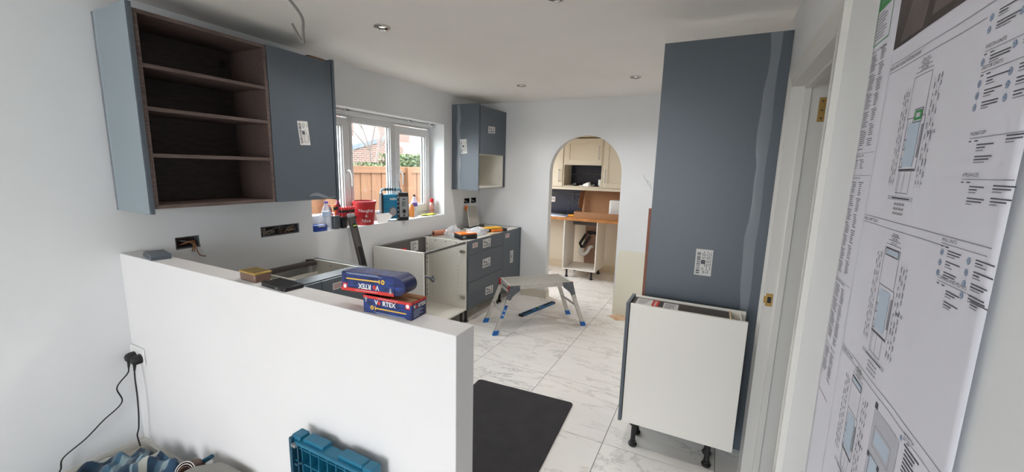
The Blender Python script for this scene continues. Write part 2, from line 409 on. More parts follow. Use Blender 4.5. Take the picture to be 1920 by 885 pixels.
# end wall with the arch
mb = MB(); r = .4255; cx = 1.3985; zs = 1.572; n = 28
arc = [(cx+r*cos(pi-pi*i/n), zs+r*sin(pi-pi*i/n)) for i in range(n+1)]
mb.box(-.3, .973, YE, YE+.1, -.01, CH+.1); mb.box(1.824, 3.3, YE, YE+.1, -.01, CH+.1)
for i in range(n):
    (xa, za), (xb, zb) = arc[i], arc[i+1]
    mb.hexa([(xa, YE, za), (xb, YE, zb), (xb, YE+.1, zb), (xa, YE+.1, za)], [(xa, YE, CH+.1), (xb, YE, CH+.1), (xb, YE+.1, CH+.1), (xa, YE+.1, CH+.1)])
wall_e = struct('wall_end', mb, wallm)
k = MB(); k.tube([(2.062, YE-.0005, 1.565), (2.075, YE-.0005, 1.53), (2.10, YE-.0005, 1.505), (2.112, YE-.0005, 1.47), (2.14, YE-.0005, 1.452), (2.155, YE-.0005, 1.412)], .0022, 5)
k.tube([(2.095, YE-.0005, 1.51), (2.12, YE-.0005, 1.50), (2.15, YE-.0005, 1.455)], .0016, 5)
part(wall_e, 'plaster_crack', k, grout)
mb = MB(); holed(mb, 'x', 3.045, 3.195, (BX-.1, YE+.1), (-.01, CH+.1), [(1.49, 2.31, -.01, 2.01)])
wall_r = struct('wall_right', mb, wallm)
mb = MB(); holed(mb, 'y', BX-.15, BX, (-.3, 3.3), (-.01, CH+.1), [(1.4, 2.6, .02, 2.12)])
struct('wall_back', mb, wallm)
mb = MB(); mb.box(-.3, 3.3, BX-.1, YE+.1, CH, CH+.1); ceil = struct('ceiling', mb, ceilm)
# floor: screed with marble tiles laid on it
mb = MB(); mb.box(-.3, 4.3, BX-.1, 6.5, -.12, -.008); floor = struct('floor', mb, grout)
tile_mesh = {}
x0g, y0g = -.087, -.2
for i in range(-1, 6):
    for j in range(2, 12):
        xa, xb = max(.0, x0g+.6*i+.002), min(3.19, x0g+.6*(i+1)-.002); ya, yb = max(1.042 if xa < 2.0 and j < 3 else 1.0, y0g+.6*j+.002), min(6.32, y0g+.6*(j+1)-.002)
        if xb-xa < .03 or yb-ya < .03: continue
        key = (round(xb-xa, 3), round(yb-ya, 3))
        if key not in tile_mesh:
            t = MB(); w, h = (xb-xa)/2, (yb-ya)/2; t.box(-w, w, -h, h, -.009, 0); tile_mesh[key] = mesh_of('tile', t, marble, smooth=False)
        o = bpy.data.objects.new('tile', tile_mesh[key]); COL.objects.link(o); o.parent = floor; o.location = ((xa+xb)/2, (ya+yb)/2, 0)
carpet = mat('pale_laminate_floor', (196, 190, 180), .6, noise=.08, nscale=6)
mb = MB(); mb.box(.0, 3.19, BX, .998, -.008, 0); struct('trim_1', mb, carpet)
# skirtings
def skirt(name, pts, m=trimw, h=.10, th=.016):
    """pts: the run along the wall with the outward normal of each run"""
    mb = MB()
    for (a, b, nrm) in pts:
        a = Vector(a+(0,)); b = Vector(b+(0,)); nn = Vector(nrm+(0,))
        for (t0, t1, z0, z1) in ((0, th, 0, h*.72), (0, th*.72, h*.72, h*.86), (0, th*.45, h*.86, h)):
            mb.hexa([a+Vector((0, 0, z0)), b+Vector((0, 0, z0)), b+nn*t1+Vector((0, 0, z0)), a+nn*t1+Vector((0, 0, z0))], [a+Vector((0, 0, z1)), b+Vector((0, 0, z1)), b+nn*t1+Vector((0, 0, z1)), a+nn*t1+Vector((0, 0, z1))])
    return struct(name, mb, m)
skirt('baseboard_end', [((.64, YE), (.99, YE), (0, -1)), ((.973, YE-.016), (.973, YE+.1), (1, 0))], m=mat('worn_skirting', (206, 198, 184), .5))
skirt('baseboard_left', [((0, BX), (0, .935), (1, 0))], h=.045)
# half wall
mb = MB(); mb.box(.0005, 2.1295, .9375, 1.0380, 0, 1.105); hw = struct('wall_half', mb, pony_m, bevel=.0025)
skirt('baseboard_half', [((.016, .937), (2.12, .937), (0, -1))], h=.045)
# window: frame, sashes, panes, handles, board
win = struct('window_1', MB().box(-.27, -.20, 2.09, 2.13, 1.06, 2.066).box(-.27, -.20, 3.76, 3.80, 1.06, 2.066).box(-.27, -.20, 2.13, 3.76, 1.06, 1.105).box(-.27, -.20, 2.13, 3.76, 2.012, 2.066)
             .box(-.27, -.20, 2.63, 2.665, 1.105, 2.012).box(-.27, -.20, 3.195, 3.23, 1.105, 2.012), upvc, bevel=.004)
def sash(name, y0, y1, z0, z1, fr, xf, xb):
    mb = MB(); holed(mb, 'x', xb, xf, (y0, y1), (z0, z1), [(y0+fr, y1-fr, z0+fr, z1-fr)])
    mb.box(xb, xf-.012, y0+fr, y0+fr+.012, z0+fr, z1-fr); mb.box(xb, xf-.012, y1-fr-.012, y1-fr, z0+fr, z1-fr)
    mb.box(xb, xf-.012, y0+fr, y1-fr, z0+fr, z0+fr+.012); mb.box(xb, xf-.012, y0+fr, y1-fr, z1-fr-.012, z1-fr)
    s = part(win, 'sash', mb, upvc, bevel=.002)
    part(s, 'pane', MB().box(xb+.02, xb+.026, y0+fr, y1-fr, z0+fr, z1-fr), glass, smooth=False)
    part(s, 'gasket', MB().box(xb+.018, xb+.03, y0+fr+.012, y0+fr+.015, z0+fr+.012, z1-fr-.012).box(xb+.018, xb+.03, y1-fr-.015, y1-fr-.012, z0+fr+.012, z1-fr-.012), blackr, smooth=False)
    return s
def whandle(s, y, z):
    mb = MB(); mb.box(-.187, -.178, y-.014, y+.014, z-.03, z+.03); part(s, 'handle_plate', mb, white, bevel=.003)
    mb = MB(); mb.tube(smoothpts([(-.176, y, z), (-.150, y, z-.004), (-.140, y+.01, z-.04), (-.146, y+.018, z-.10), (-.15, y+.02, z-.14)]), .0075, 8); part(s, 'handle', mb, white)
s1 = sash('sash', 2.128, 2.634, 1.10, 2.0, .062, -.186, -.25); whandle(s1, 2.605, 1.545)
s2 = sash('sash', 2.655, 3.205, 1.10, 2.016, .034, -.20, -.258)
s3 = sash('sash', 3.222, 3.770, 1.10, 2.0, .066, -.186, -.25); whandle(s3, 3.268, 1.545)
trk = MB(); trk.box(-.165, -.135, 2.12, 3.775, 2.037, 2.058); trk.box(-.16, -.14, 2.12, 3.775, 2.026, 2.038)
tr = struct('trim_2', trk, upvc, label='white curtain track under the window head', bevel=.002)
for y in (2.55, 3.35, 3.70): part(tr, 'bracket', MB().box(-.16, -.10, y, y+.03, 2.05, 2.065).box(-.105, -.10, y, y+.03, 2.03, 2.06), upvc)
# door opening on the right: lining, stops, architraves
dr = struct('door_1', MB().box(3.035, 3.205, 2.298, 2.31, 0, 2.01).box(3.035, 3.205, 1.49, 1.502, 0, 2.01).box(3.035, 3.205, 1.502, 2.298, 1.998, 2.01), trimw)
part(dr, 'door_stop', MB().box(3.086, 3.115, 2.286, 2.298, 0, 1.998).box(3.086, 3.115, 1.502, 1.514, 0, 1.998).box(3.086, 3.115, 1.514, 2.286, 1.986, 1.998), trimw, bevel=.002)
def arch_v(y0, y1, s):
    mb = MB()
    # moulded section, thick at the outer edge
    P = [(0, 0), (.017, 0), (.017, .022), (.013, .028), (.013, .044), (.009, .050), (.009, .062), (.006, .070), (0, .070)]
    def Q(a, b, z): return (3.045-a, (y1-b) if s > 0 else (y0+b), z)
    pts = [Q(a, b, 0) for a, b in P]; top = [Q(a, b, 2.01+(.07-b) if True else 2.08) for a, b in P]
    nn = len(P); mb.add(pts+top, [tuple(range(nn)), tuple(range(2*nn-1, nn-1, -1))]+[(i, (i+1) % nn, nn+(i+1) % nn, nn+i) for i in range(nn)])
    return mb
part(dr, 'architrave', arch_v(2.31, 2.38, 1), trimw); part(dr, 'architrave', arch_v(1.42, 1.49, -1), trimw)
P = [(0, 0), (.017, 0), (.017, .022), (.013, .028), (.013, .044), (.009, .050), (.009, .062), (.006, .070), (0, .070)]
A = [(3.045-a, 2.38-b, 2.08-b) for a, b in P]; B_ = [(3.045-a, 1.42+b, 2.08-b) for a, b in P]; nn = len(P)
part(dr, 'architrave', MB().add(A+B_, [tuple(range(nn)), tuple(range(2*nn-1, nn-1, -1))]+[(i, (i+1) % nn, nn+(i+1) % nn, nn+i) for i in range(nn)]), trimw)
part(dr, 'strike_plate', MB().box(3.045, 3.075, 2.2965, 2.2985, .955, 1.02).box(3.036, 3.046, 2.296, 2.30, .97, 1.005).box(3.052, 3.068, 2.2955, 2.2968, .972, 1.003, 1), [brass, blackp], label='brass strike plate', bevel=.001)
hg = part(dr, 'hinge', MB().box(3.148, 3.176, 2.2955, 2.2985, 1.84, 1.945), brass, label='brass hinge leaf')
for z in (1.855, 1.89, 1.93): part(hg, 'screw', MB().cyl((3.162, 2.297, z), (3.162, 2.2948, z), .004, n=10), chrome)
# hall beyond the door
mb = MB(); mb.box(4.2, 4.3, .6, 3.2, 0, 2.5); struct('wall_hall', mb, hallm)
mb = MB(); mb.box(3.2, 4.2, .5, .6, 0, 2.5).box(3.2, 4.2, 3.2, 3.3, 0, 2.5).box(3.2, 4.3, .5, 3.3, 2.4, 2.5); struct('wall_hall_side', mb, hallm)
# utility room shell
mb = MB(); mb.box(-.4, 2.6, 6.32, 6.42, 0, 2.5); wub = struct('wall_utility_back', mb, creamw)
part(wub, 'bare_plaster_patch', MB().box(.955, 1.24, 6.314, 6.322, .1, .84), plaster)
mb = MB(); holed(mb, 'x', 2.45, 2.55, (YE+.1, 6.32), (-.1, 2.5), []); struct('wall_utility_right', mb, creamw)
mb = MB(); holed(mb, 'x', -.4, -.3, (YE+.1, 6.32), (-.1, 2.5), [(4.85, 5.95, .85, 1.95)]); struct('wall_utility_left', mb, creamw)
mb = MB(); mb.box(-.4, 2.6, YE+.1, 6.42, 2.4, 2.5); struct('ceiling_utility', mb, ceilm)
mb = MB(); mb.box(-.3, 0, YE+.1, 6.32, -.01, 0); struct('floor_utility', mb, marble)
skirt('baseboard_utility', [((-.29, 6.32), (2.44, 6.32), (0, -1))], m=creamtrim, h=.115)
# patio opening behind the camera: frame
mb = MB(); mb.box(1.4, 1.46, BX-.12, BX-.03, .02, 2.12).box(2.54, 2.6, BX-.12, BX-.03, .02, 2.12).box(1.46, 2.54, BX-.12, BX-.03, 2.06, 2.12).box(1.98, 2.02, BX-.12, BX-.03, .02, 2.05); struct('door_2', mb, upvc)

# cable boxes in the left wall
def backbox(y0, y1, z0, z1, label, cables, grey=True):
    cy = (y0+y1)/2; t = thing('cable_recess', label, 'socket hole', (0, cy, z0))
    part(t, 'rubble', MB().box(-.06, -.05, y0-.01, y1+.01, z0-.01, z1+.01), mortar, bevel=.002)
    holed(m := MB(), 'x', -.048, -.006, (y0+.004, y1-.004), (z0+.003, z1-.003), [(y0+.008, y1-.008, z0+.007, z1-.007)]); part(t, 'metal_box', m, alug if grey else blackp)
    for pts, r, m in cables: part(t, 'cable', MB().tube(smoothpts(pts), r, 8), m)
    return t
rnd = random.Random(4)
cb = [([(-.045, 1.20, 1.13), (-.02, 1.23, 1.125), (-.01, 1.27, 1.11), (-.004, 1.285, 1.10)], .004, wireg),
      ([(-.04, 1.215, 1.095), (-.012, 1.25, 1.112), (-.006, 1.28, 1.118), (-.03, 1.305, 1.10)], .004, wireb),
      ([(-.03, 1.27, 1.12), (.004, 1.275, 1.098), (.008, 1.268, 1.075), (.012, 1.262, 1.062)], .0035, wireb),
      ([(-.03, 1.29, 1.12), (.006, 1.28, 1.10), (.010, 1.276, 1.075), (.014, 1.272, 1.058)], .0035, wireb),
      ([(-.03, 1.30, 1.115), (.010, 1.285, 1.095), (.016, 1.287, 1.06), (.022, 1.30, 1.03), (.03, 1.325, 1.022)], .003, wireb)]
backbox(1.188, 1.314, 1.079, 1.151, 'chased hole in wall with brown wires hanging out, near the half wall', cb)
cb = []
for i in range(16):
    y = rnd.uniform(1.695, 1.96); z = rnd.uniform(1.09, 1.148)
    cb.append(([(-.045, y, z), (-.02, y+rnd.uniform(-.03, .03), rnd.uniform(1.09, 1.148)), (-.01, min(1.97, max(1.69, y+rnd.uniform(-.06, .06))), rnd.uniform(1.09, 1.145)), (-.03, min(1.965, max(1.695, y+rnd.uniform(-.08, .08))), rnd.uniform(1.09, 1.145))], .003, rnd.choice([wireg, blackp, wireg, wireb])))
tt = backbox(1.685, 1.977, 1.082, 1.155, 'long double cable hole packed with loose grey wires below wall cupboard', cb)
part(tt, 'divider', MB().box(-.045, -.004, 1.828, 1.834, 1.085, 1.152), mortar)
for (a, b, l) in ((4.215, 4.345, 'black open socket box under the far wall cupboard, nearer the window'), (4.375, 4.50, 'black open socket box under the far wall cupboard, nearer the corner')):
    cb = [([(-.04, a+.03, 1.20), (-.01, a+.05+.01*q, 1.19-.01*q), (-.004, a+.08, 1.175), (-.03, a+.1, 1.165)], .003, m) for q, m in ((0, wireg), (1, white), (2, blackp))]
    backbox(a, b, 1.155, 1.221, l, cb, False)

# downlights
lampm = mat('lit_lamp_lens', (240, 238, 230), .3)
lampm.node_tree.nodes['Principled BSDF'].inputs['Emission Color'].default_value = (1, .95, .88, 1); lampm.node_tree.nodes['Principled BSDF'].inputs['Emission Strength'].default_value = 1.0
def downlight(x, y, label):
    l = bpy.data.lights.new('downlight_fill', 'SPOT'); l.energy = LAMP; l.spot_size = R(150); l.spot_blend = 1; l.shadow_soft_size = .035; l.color = (1, .96, .92)
    lo = bpy.data.objects.new('downlight_fill', l); COL.objects.link(lo); lo.location = (x, y, CH-.03)
    t = thing('downlight', label, 'ceiling light', (x, y, CH), group='ceiling downlights')
    part(t, 'rim', MB().lathe([(.030, -.004), (.034, -.010), (.040, -.011), (.047, -.006), (.0475, 0)], (x, y, CH), 32, caps=False), chrome)
    part(t, 'baffle', MB().lathe([(.031, -.004), (.028, -.002), (.024, -.0005)], (x, y, CH), 24, caps=False), blackp)
    part(t, 'lamp', MB().lathe([(0, -.0035), (.010, -.0032), (.018, -.002), (.020, -.0005)], (x, y, CH), 24), lampm)
downlight(.927, 1.92, 'chrome ceiling downlight nearest the shelf cupboard, left of the four')
downlight(2.012, 1.925, 'chrome ceiling downlight cut by the top edge of the photo')
downlight(.988, 3.708, 'chrome ceiling downlight nearest the far wall cupboard')
downlight(2.068, 3.709, 'chrome ceiling downlight nearest the tall blue panel')
# hanging cable from the ceiling
c = thing('ceiling_cable', 'grey cable hanging from ceiling with cut end folded up', 'cable', (1.12, .98, CH))
part(c, 'cable', MB().tube(smoothpts([(1.12, .98, CH), (1.16, 1.0, 2.34), (1.26, 1.04, 2.24), (1.30, 1.07, 2.185), (1.335, 1.085, 2.13), (1.337, 1.085, 2.08), (1.345, 1.08, 2.04)]), .0052, 8), wireg)
part(c, 'bent_end', MB().tube([(1.345, 1.082, 2.04), (1.338, 1.075, 2.042), (1.325, 1.066, 2.075), (1.312, 1.06, 2.103)], .0048, 8), wireg)

# ================================================================== wall cupboards
def cupboard_shelf():
    x1 = .35; y0, y1 = .971, 1.580; z0, z1 = 1.357, 2.268; th = .018
    t = thing('open_shelf_cupboard', 'dark oak open wall cupboard with three shelves and blue-grey end panel', 'cupboard', (0, .951, 1.333))
    part(t, 'end_panel', MB().box(.002, .357, .951, .969, 1.333, 2.290), [blue_m], bevel=.001, label='blue-grey end panel')
    f = MB(); f.add([(.006+.004*sin(i*1.7), .9495, 1.34+i*.0787) for i in range(13)]+[(.038+.012*sin(i*2.3)+.006*(i % 3), .9500, 1.34+i*.0787) for i in range(13)], [(i, i+1, 14+i, 13+i) for i in range(12)])
    part(t, 'film_strip', f, film, label='loose strip of clear protective film')
    part(t, 'film_sheen_sheet', MB().box(.03, .352, .9486, .9489, 1.335, 2.288), mat('sheen_film', (190, 204, 212), .25, alpha=.38, bump=.15, bscale=6), label='protective film sheet with painted pale sheen', smooth=False)  # pale tint of this added film stands in for the panel's grazing sheen
    part(t, 'side_panel', MB().box(.004, x1, y0, y0+th, z0, z1), oak, bevel=.0008); part(t, 'side_panel', MB().box(.004, x1, y1-th, y1, z0, z1), oak, bevel=.0008)
    part(t, 'top_panel', MB().box(.004, x1, y0+th, y1-th, z1-th, z1), oak, bevel=.0008); part(t, 'bottom_panel', MB().box(.004, x1, y0+th, y1-th, z0, z0+th), oak, bevel=.0008)
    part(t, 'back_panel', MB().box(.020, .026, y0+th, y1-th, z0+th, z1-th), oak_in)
    for z in (1.606, 1.823, 2.018): part(t, 'shelf', MB().box(.027, x1-.002, y0+th, y1-th, z, z+th), oak, bevel=.0008)
    part(t, 'hanging_plate', MB().box(.026, .032, 1.50, 1.53, 2.15, 2.20), blackp)
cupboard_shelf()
t = thing('wall_cupboard', 'blue-grey closed wall cupboard with barcode label, between shelves and window', 'cupboard', (0, 1.581, 1.347))
part(t, 'carcass', MB().box(.004, .335, 1.581, 2.028, 1.357, 2.268), blue_d, bevel=.001)
dd = part(t, 'door', MB().box(.337, .355, 1.583, 2.024, 1.355, 2.274), blue_m, bevel=.001)
sticker(dd, (.3552, 1.765, 1.712), (0, 1, .05), (0, -.10, 1), .073, .150, 'bar', 'white barcode label')
part(t, 'end_panel', MB().box(.002, .36, 2.030, 2.048, 1.347, 2.296), blue_m, bevel=.001)
part(t, 'chipboard_batten', MB().box(.20, .30, 1.90, 2.03, 2.2685, 2.30), chip, label='raw chipboard batten')
f = MB(); f.add([(.3566, 2.02-.03*i, 1.37-.012*sin(i*.8)) for i in range(8)]+[(.3580, 2.02-.03*i, 1.385-.018*sin(i*.8+.5)) for i in range(8)], [(i, i+1, 9+i, 8+i) for i in range(7)]); part(t, 'film_edge', f, film)

t = thing('far_wall_cupboard', 'blue-grey wall cupboard in far corner with open white space below door', 'cupboard', (0, 3.948, 1.342))
part(t, 'end_panel', MB().box(.002, .363, 3.948, 3.966, 1.342, 2.300), blue_m, bevel=.001)
f = MB(); f.add([(.075+.008*sin(i*1.3), 3.947, 1.345+i*.079) for i in range(13)]+[(.118+.012*sin(i*1.9+1), 3.9475, 1.345+i*.079) for i in range(13)], [(i, i+1, 14+i, 13+i) for i in range(12)]); part(t, 'film_strip', f, film, label='strip of clear protective film')
sticker(t, (.128, 3.9478, 1.752), (1, 0, .06), (-.08, 0, 1), .085, .160, 'bar', 'white barcode label')
part(t, 'carcass', MB().box(.004, .350, 3.968, 3.984, 1.372, 2.28).box(.004, .350, 4.545, 4.561, 1.372, 2.28).box(.004, .35, 3.984, 4.545, 2.264, 2.28).box(.004, .35, 3.984, 4.545, 1.372, 1.388).box(.004, .35, 3.984, 4.545, 1.756, 1.772), mel_in)
part(t, 'back_panel', MB().box(.010, .016, 3.984, 4.545, 1.388, 2.264), mel_in)
d = part(t, 'door', MB().box(.353, .371, 3.969, 4.560, 1.757, 2.281), blue_m, bevel=.001)
sticker(d, (.3712, 4.142, 1.996), (0, 1, .06), (0, -.03, 1), .16, .075, 'low', 'white code label')
part(t, 'filler_panel', MB().box(.01, .371, 4.562, 4.583, 1.366, 2.282), blue_m, bevel=.001)
part(t, 'cable', MB().tube(smoothpts([(.34, 3.99, 1.66), (.33, 4.0, 1.71), (.30, 4.03, 1.742), (.26, 4.12, 1.75)]), .003, 6), blackp)
for z in (1.45, 1.50, 1.55, 1.60): part(t, 'shelf_hole', MB().cyl((.08, 3.984, z), (.08, 3.9855, z), .006, n=8), blackp)
for z in (1.46, 1.5, 1.54): part(t, 'shelf_hole', MB().cyl((.31, 4.545, z), (.31, 4.5435, z), .004, n=8), blackp)

# ================================================================== base units
def leg_at(t, x, y, h=.15):
    l = part(t, 'leg', MB().cyl((x, y, .03), (x, y, h), .014, n=14).cyl((x, y, h-.014), (x, y, h), .026, .026, 16), blackp)
    part(l, 'foot', MB().lathe([(.0, 0), (.021, 0), (.025, .006), (.025, .014), (.017, .022), (.017, .032)], (x, y, 0), 20), blackp)
def holes(t, p, d, n, nrm, r=.0035):
    for i in range(n): screw(t, Vector(p)+Vector(d)*i, nrm, r)
# open white cabinet
t = thing('open_base_cabinet', 'white base cabinet without door or worktop, under the window', 'cabinet', (.3, 3.02, 0))
part(t, 'side_panel', MB().box(.024, .597, 2.679, 2.697, .15, .87), mel, bevel=.0008)
part(t, 'side_panel', MB().box(.024, .597, 3.345, 3.363, .15, .87), mel_in, bevel=.0008)
part(t, 'base_panel', MB().box(.024, .597, 2.697, 3.345, .15, .168), mel_in, bevel=.0008)
bp = part(t, 'back_panel', MB().box(.085, .091, 2.697, 3.345, .168, .868), greyback, label='dark grey back panel')
part(t, 'back_rail', MB().box(.04, .084, 2.697, 3.345, .77, .868), greyback)
sticker(bp, (.0915, 3.11, .745), (0, 1, 0), (0, 0, 1), .115, .105, 'text')
part(t, 'front_rail', MB().box(.575, .596, 2.697, 3.345, .846, .866), greyback, label='dark front rail', bevel=.0008)
hl = Vector((0, -.0006, 0))
holes(t, (.18, 3.345, .25), (0, 0, .045), 13, (0, -1, 0), .003); holes(t, (.50, 3.345, .25), (0, 0, .045), 13, (0, -1, 0), .003)
holes(t, (.22, 3.345, .845), (.13, 0, 0), 3, (0, -1, 0), .006)
part(t, 'shelf_track', MB().box(.105, .13, 3.338, 3.345, .17, .868), mel, bevel=.001); holes(t, (.117, 3.338, .60), (0, 0, .05), 5, (0, -1, 0), .006); holes(t, (.117, 3.338, .25), (0, 0, .05), 3, (0, -1, 0), .006)
for z in (.764, .286):
    h = part(t, 'hinge', MB().box(.535, .590, 3.325, 3.345, z-.012, z+.012).cyl((.556, 3.322, z), (.556, 3.345, z), .016, n=14), chrome, label='chrome hinge plate')
w = part(t, 'waste_pipe', MB().tube([(.02, 3.0, .58), (.38, 3.0, .555), (.45, 3.0, .545)], .010, 10).cyl((.43, 3.0, .56), (.455, 3.0, .528), .020, n=14).cyl((.455, 3.0, .575), (.455, 3.0, .515), .009, n=10), alug, label='grey pipe stub with tap')
leg_at(t, .555, 2.72); leg_at(t, .555, 3.33); leg_at(t, .09, 2.72); leg_at(t, .09, 3.33)
part(bp, 'red_label', MB().box(.0912, .0918, 2.96, 3.05, .762, .80), redink, label='small red label', smooth=False)

# drawer unit
t = thing('drawer_unit', 'blue-grey base unit with three drawers', 'cabinet', (.3, 3.74, 0))
part(t, 'side_panel', MB().box(.024, .595, 3.366, 3.382, .15, .87), blue_d, bevel=.0008)
part(t, 'side_panel', MB().box(.024, .595, 4.092, 4.108, .15, .87), mel, bevel=.0008)
part(t, 'base_panel', MB().box(.024, .595, 3.382, 4.092, .15, .166), mel)
part(t, 'back_panel', MB().box(.085, .091, 3.382, 4.092, .166, .86), mel)
part(t, 'back_rail', MB().box(.03, .085, 3.382, 4.092, .84, .868), greyback)
part(t, 'front_rail', MB().box(.53, .594, 3.382, 4.092, .852, .868), mel, bevel=.0008)
part(t, 'drawer_box', MB().box(.1, .58, 3.41, 3.43, .70, .80).box(.1, .58, 4.05, 4.07, .70, .80).box(.1, .58, 3.43, 4.05, .70, .71), mel)
for z0, z1, st in ((.723, .868, 1), (.437, .720, 2), (.152, .434, 3)):
    d = part(t, 'drawer_front', MB().box(.597, .615, 3.367, 4.107, z0, z1), blue_m, bevel=.001)
    if st == 1: sticker(d, (.6152, 3.645, .755), (0, 1, .0), (0, 0, 1), .165, .090, 'low'); sticker(d, (.6152, 3.44, .788), (0, 1, 0), (0, 0, 1), .10, .048, 'pink', 'small pink label')
    if st == 2: sticker(d, (.6152, 3.645, .535), (0, 1, 0), (0, 0, 1), .165, .095, 'low')
    if st == 3: sticker(d, (.6152, 3.715, .215), (0, 1, -.06), (0, .05, 1), .165, .088, 'low')
leg_at(t, .555, 3.415); leg_at(t, .555, 4.08); leg_at(t, .09, 3.415); leg_at(t, .09, 4.08)
# corner door unit
t = thing('corner_base_unit', 'blue-grey single-door base unit in the far corner', 'cabinet', (.3, 4.34, 0))
part(t, 'side_panel', MB().box(.024, .595, 4.111, 4.127, .15, .87), mel); part(t, 'side_panel', MB().box(.024, .595, 4.55, 4.566, .15, .87), mel)
part(t, 'base_panel', MB().box(.024, .595, 4.127, 4.55, .15, .166), mel); part(t, 'back_panel', MB().box(.085, .091, 4.127, 4.55, .166, .86), mel)
part(t, 'top_rail', MB().box(.50, .594, 4.127, 4.55, .852, .868), mel, bevel=.0008); part(t, 'top_rail', MB().box(.03, .10, 4.127, 4.55, .84, .868), greyback, bevel=.0008)
d = part(t, 'door', MB().box(.597, .615, 4.111, 4.557, .152, .868), blue_m, bevel=.001)
sticker(d, (.6152, 4.165, .79), (0, 1, 0), (0, 0, 1), .10, .048, 'pink', 'small pink label')
sticker(d, (.6152, 4.295, .462), (0, 1, 0), (0, 0, 1), .083, .150, 'bar')
part(t, 'end_filler', MB().box(.05, .618, 4.560, 4.583, .15, .872), blue_d, bevel=.001)
leg_at(t, .555, 4.16); leg_at(t, .555, 4.52)
# left run behind the half wall
t = thing('corner_carcass', 'open-topped blue-grey base cabinet behind the half wall', 'cabinet', (.3, 1.7, 0))
part(t, 'side_panel', MB().box(.03, .585, 2.042, 2.060, .15, .87), mel_in, bevel=.0008); part(t, 'side_panel', MB().box(.03, .585, 1.05, 1.068, .15, .87), mel_in, bevel=.0008)
part(t, 'base_panel', MB().box(.03, .585, 1.068, 2.042, .15, .168), mel_in); part(t, 'back_panel', MB().box(.085, .091, 1.068, 2.042, .168, .78), mel_in)
part(t, 'back_rail', MB().box(.04, .10, 1.068, 2.030, .835, .862), darkback, label='dark back rail', bevel=.001)
part(t, 'hanging_bracket', MB().box(.015, .055, 2.0, 2.04, .855, .868), blackp)
part(t, 'front_rail', MB().box(.46, .584, 1.068, 2.042, .850, .868), blue_m, bevel=.0008)
part(t, 'divider', MB().box(.1, .46, 1.655, 1.671, .168, .84), mel_in)
for a, b in ((1.05, 1.673), (1.677, 2.078)):
    d = part(t, 'door', MB().box(.587, .605, a, b, .152, .862), blue_m, bevel=.001)
    if a > 1.6: sticker(d, (.6052, 1.755, .785), (0, 1, 0), (0, 0, 1), .10, .045, 'pink', 'small pink label')
part(t, 'end_panel', MB().box(.03, .605, 2.062, 2.080, .15, .872), blue_d, bevel=.001)
holes(t, (.24, 2.042, .84), (.13, 0, 0), 2, (0, -1, 0), .005)
screw(t, (.53, 1.58, .8682), (0, 0, 1), .004); screw(t, (.53, 1.62, .8682), (0, 0, 1), .004)
leg_at(t, .54, 2.02); leg_at(t, .54, 1.1); leg_at(t, .09, 2.02)

# slim white unit on the right
t = thing('slim_base_unit', 'slim white-sided base unit on black legs, in front of tall panel', 'cabinet', (2.69, 2.34, 0))
part(t, 'side_panel', MB().box(2.407, 2.980, 2.2434, 2.2614, .15, .87), mel, bevel=.0008, label='large white side')
part(t, 'side_panel', MB().box(2.407, 2.980, 2.415, 2.433, .15, .87), mel, bevel=.0008)
part(t, 'base_panel', MB().box(2.407, 2.980, 2.2614, 2.415, .15, .168), mel)
top = part(t, 'top_panel', MB().box(2.407, 2.900, 2.2614, 2.415, .845, .860), darkback, bevel=.0008, label='dark brown top board')
part(t, 'top_edge', MB().box(2.900, 2.906, 2.2614, 2.415, .80, .866), woodp)
part(t, 'hanging_plate', MB().box(2.95, 2.955, 2.2614, 2.415, .74, .866), mel, label='white back plate with two holes')
for y in (2.30, 2.37): screw(t, (2.9495, y, .835), (-1, 0, 0), .007)
sticker(top, (2.425, 2.285, .8602), (1, 0, 0), (0, 1, 0), .085, .115, 'text'); 
rl = part(top, 'red_label', MB().box(2.511, 2.545, 2.283, 2.400, .8602, .8608), redink, label='red label', smooth=False)
part(rl, 'print', MB().box(2.522, 2.534, 2.30, 2.385, .8609, .8611), mat_pink, smooth=False)
sticker(top, (2.572, 2.272, .8602), (1, 0, .0), (-.02, 1, 0), .078, .118, 'text')
part(t, 'door', MB().box(2.385, 2.403, 2.238, 2.436, .152, .874), blue_m, bevel=.001, label='blue-grey door seen edge on')
for x, y in ((2.475, 2.27), (2.475, 2.395), (2.869, 2.29), (2.869, 2.40)): leg_at(t, x, y)

# tall panels
t = thing('tall_end_panel', 'tall blue-grey panel with barcode label, leaning by the doorway', 'panel', (2.74, 2.53, 0))
part(t, 'board', MB().box(2.441, 3.043, 2.520, 2.538, 0, 2.3075), blue_m, bevel=.001)
sticker(t, (2.705, 2.5198, 1.018), (1, 0, 0), (0, 0, 1), .088, .152, 'bar')
f = MB(); nn = 25
f.add([(2.945+.008*sin(i*.9)+.004*sin(i*2.3)-.0006*i*0, 2.5185, .02+i*.0953) for i in range(nn)]+[(2.975, 2.5165, .02+i*.0953) for i in range(nn)]+[(2.995+.003*sin(i*1.4), 2.5182, .02+i*.0953) for i in range(nn)], [(i, i+1, nn+i+1, nn+i) for i in range(nn-1)]+[(nn+i, nn+i+1, 2*nn+i+1, 2*nn+i) for i in range(nn-1)])
part(t, 'film_strip', f, film, label='strip of clear protective film')
solo('shorter_board', MB().box(2.421, 2.95, 2.552, 2.570, 0, 1.381), brownb, 'shorter red-brown edged board standing behind the tall panel', 'board', (2.68, 2.56, 0), bevel=.001)
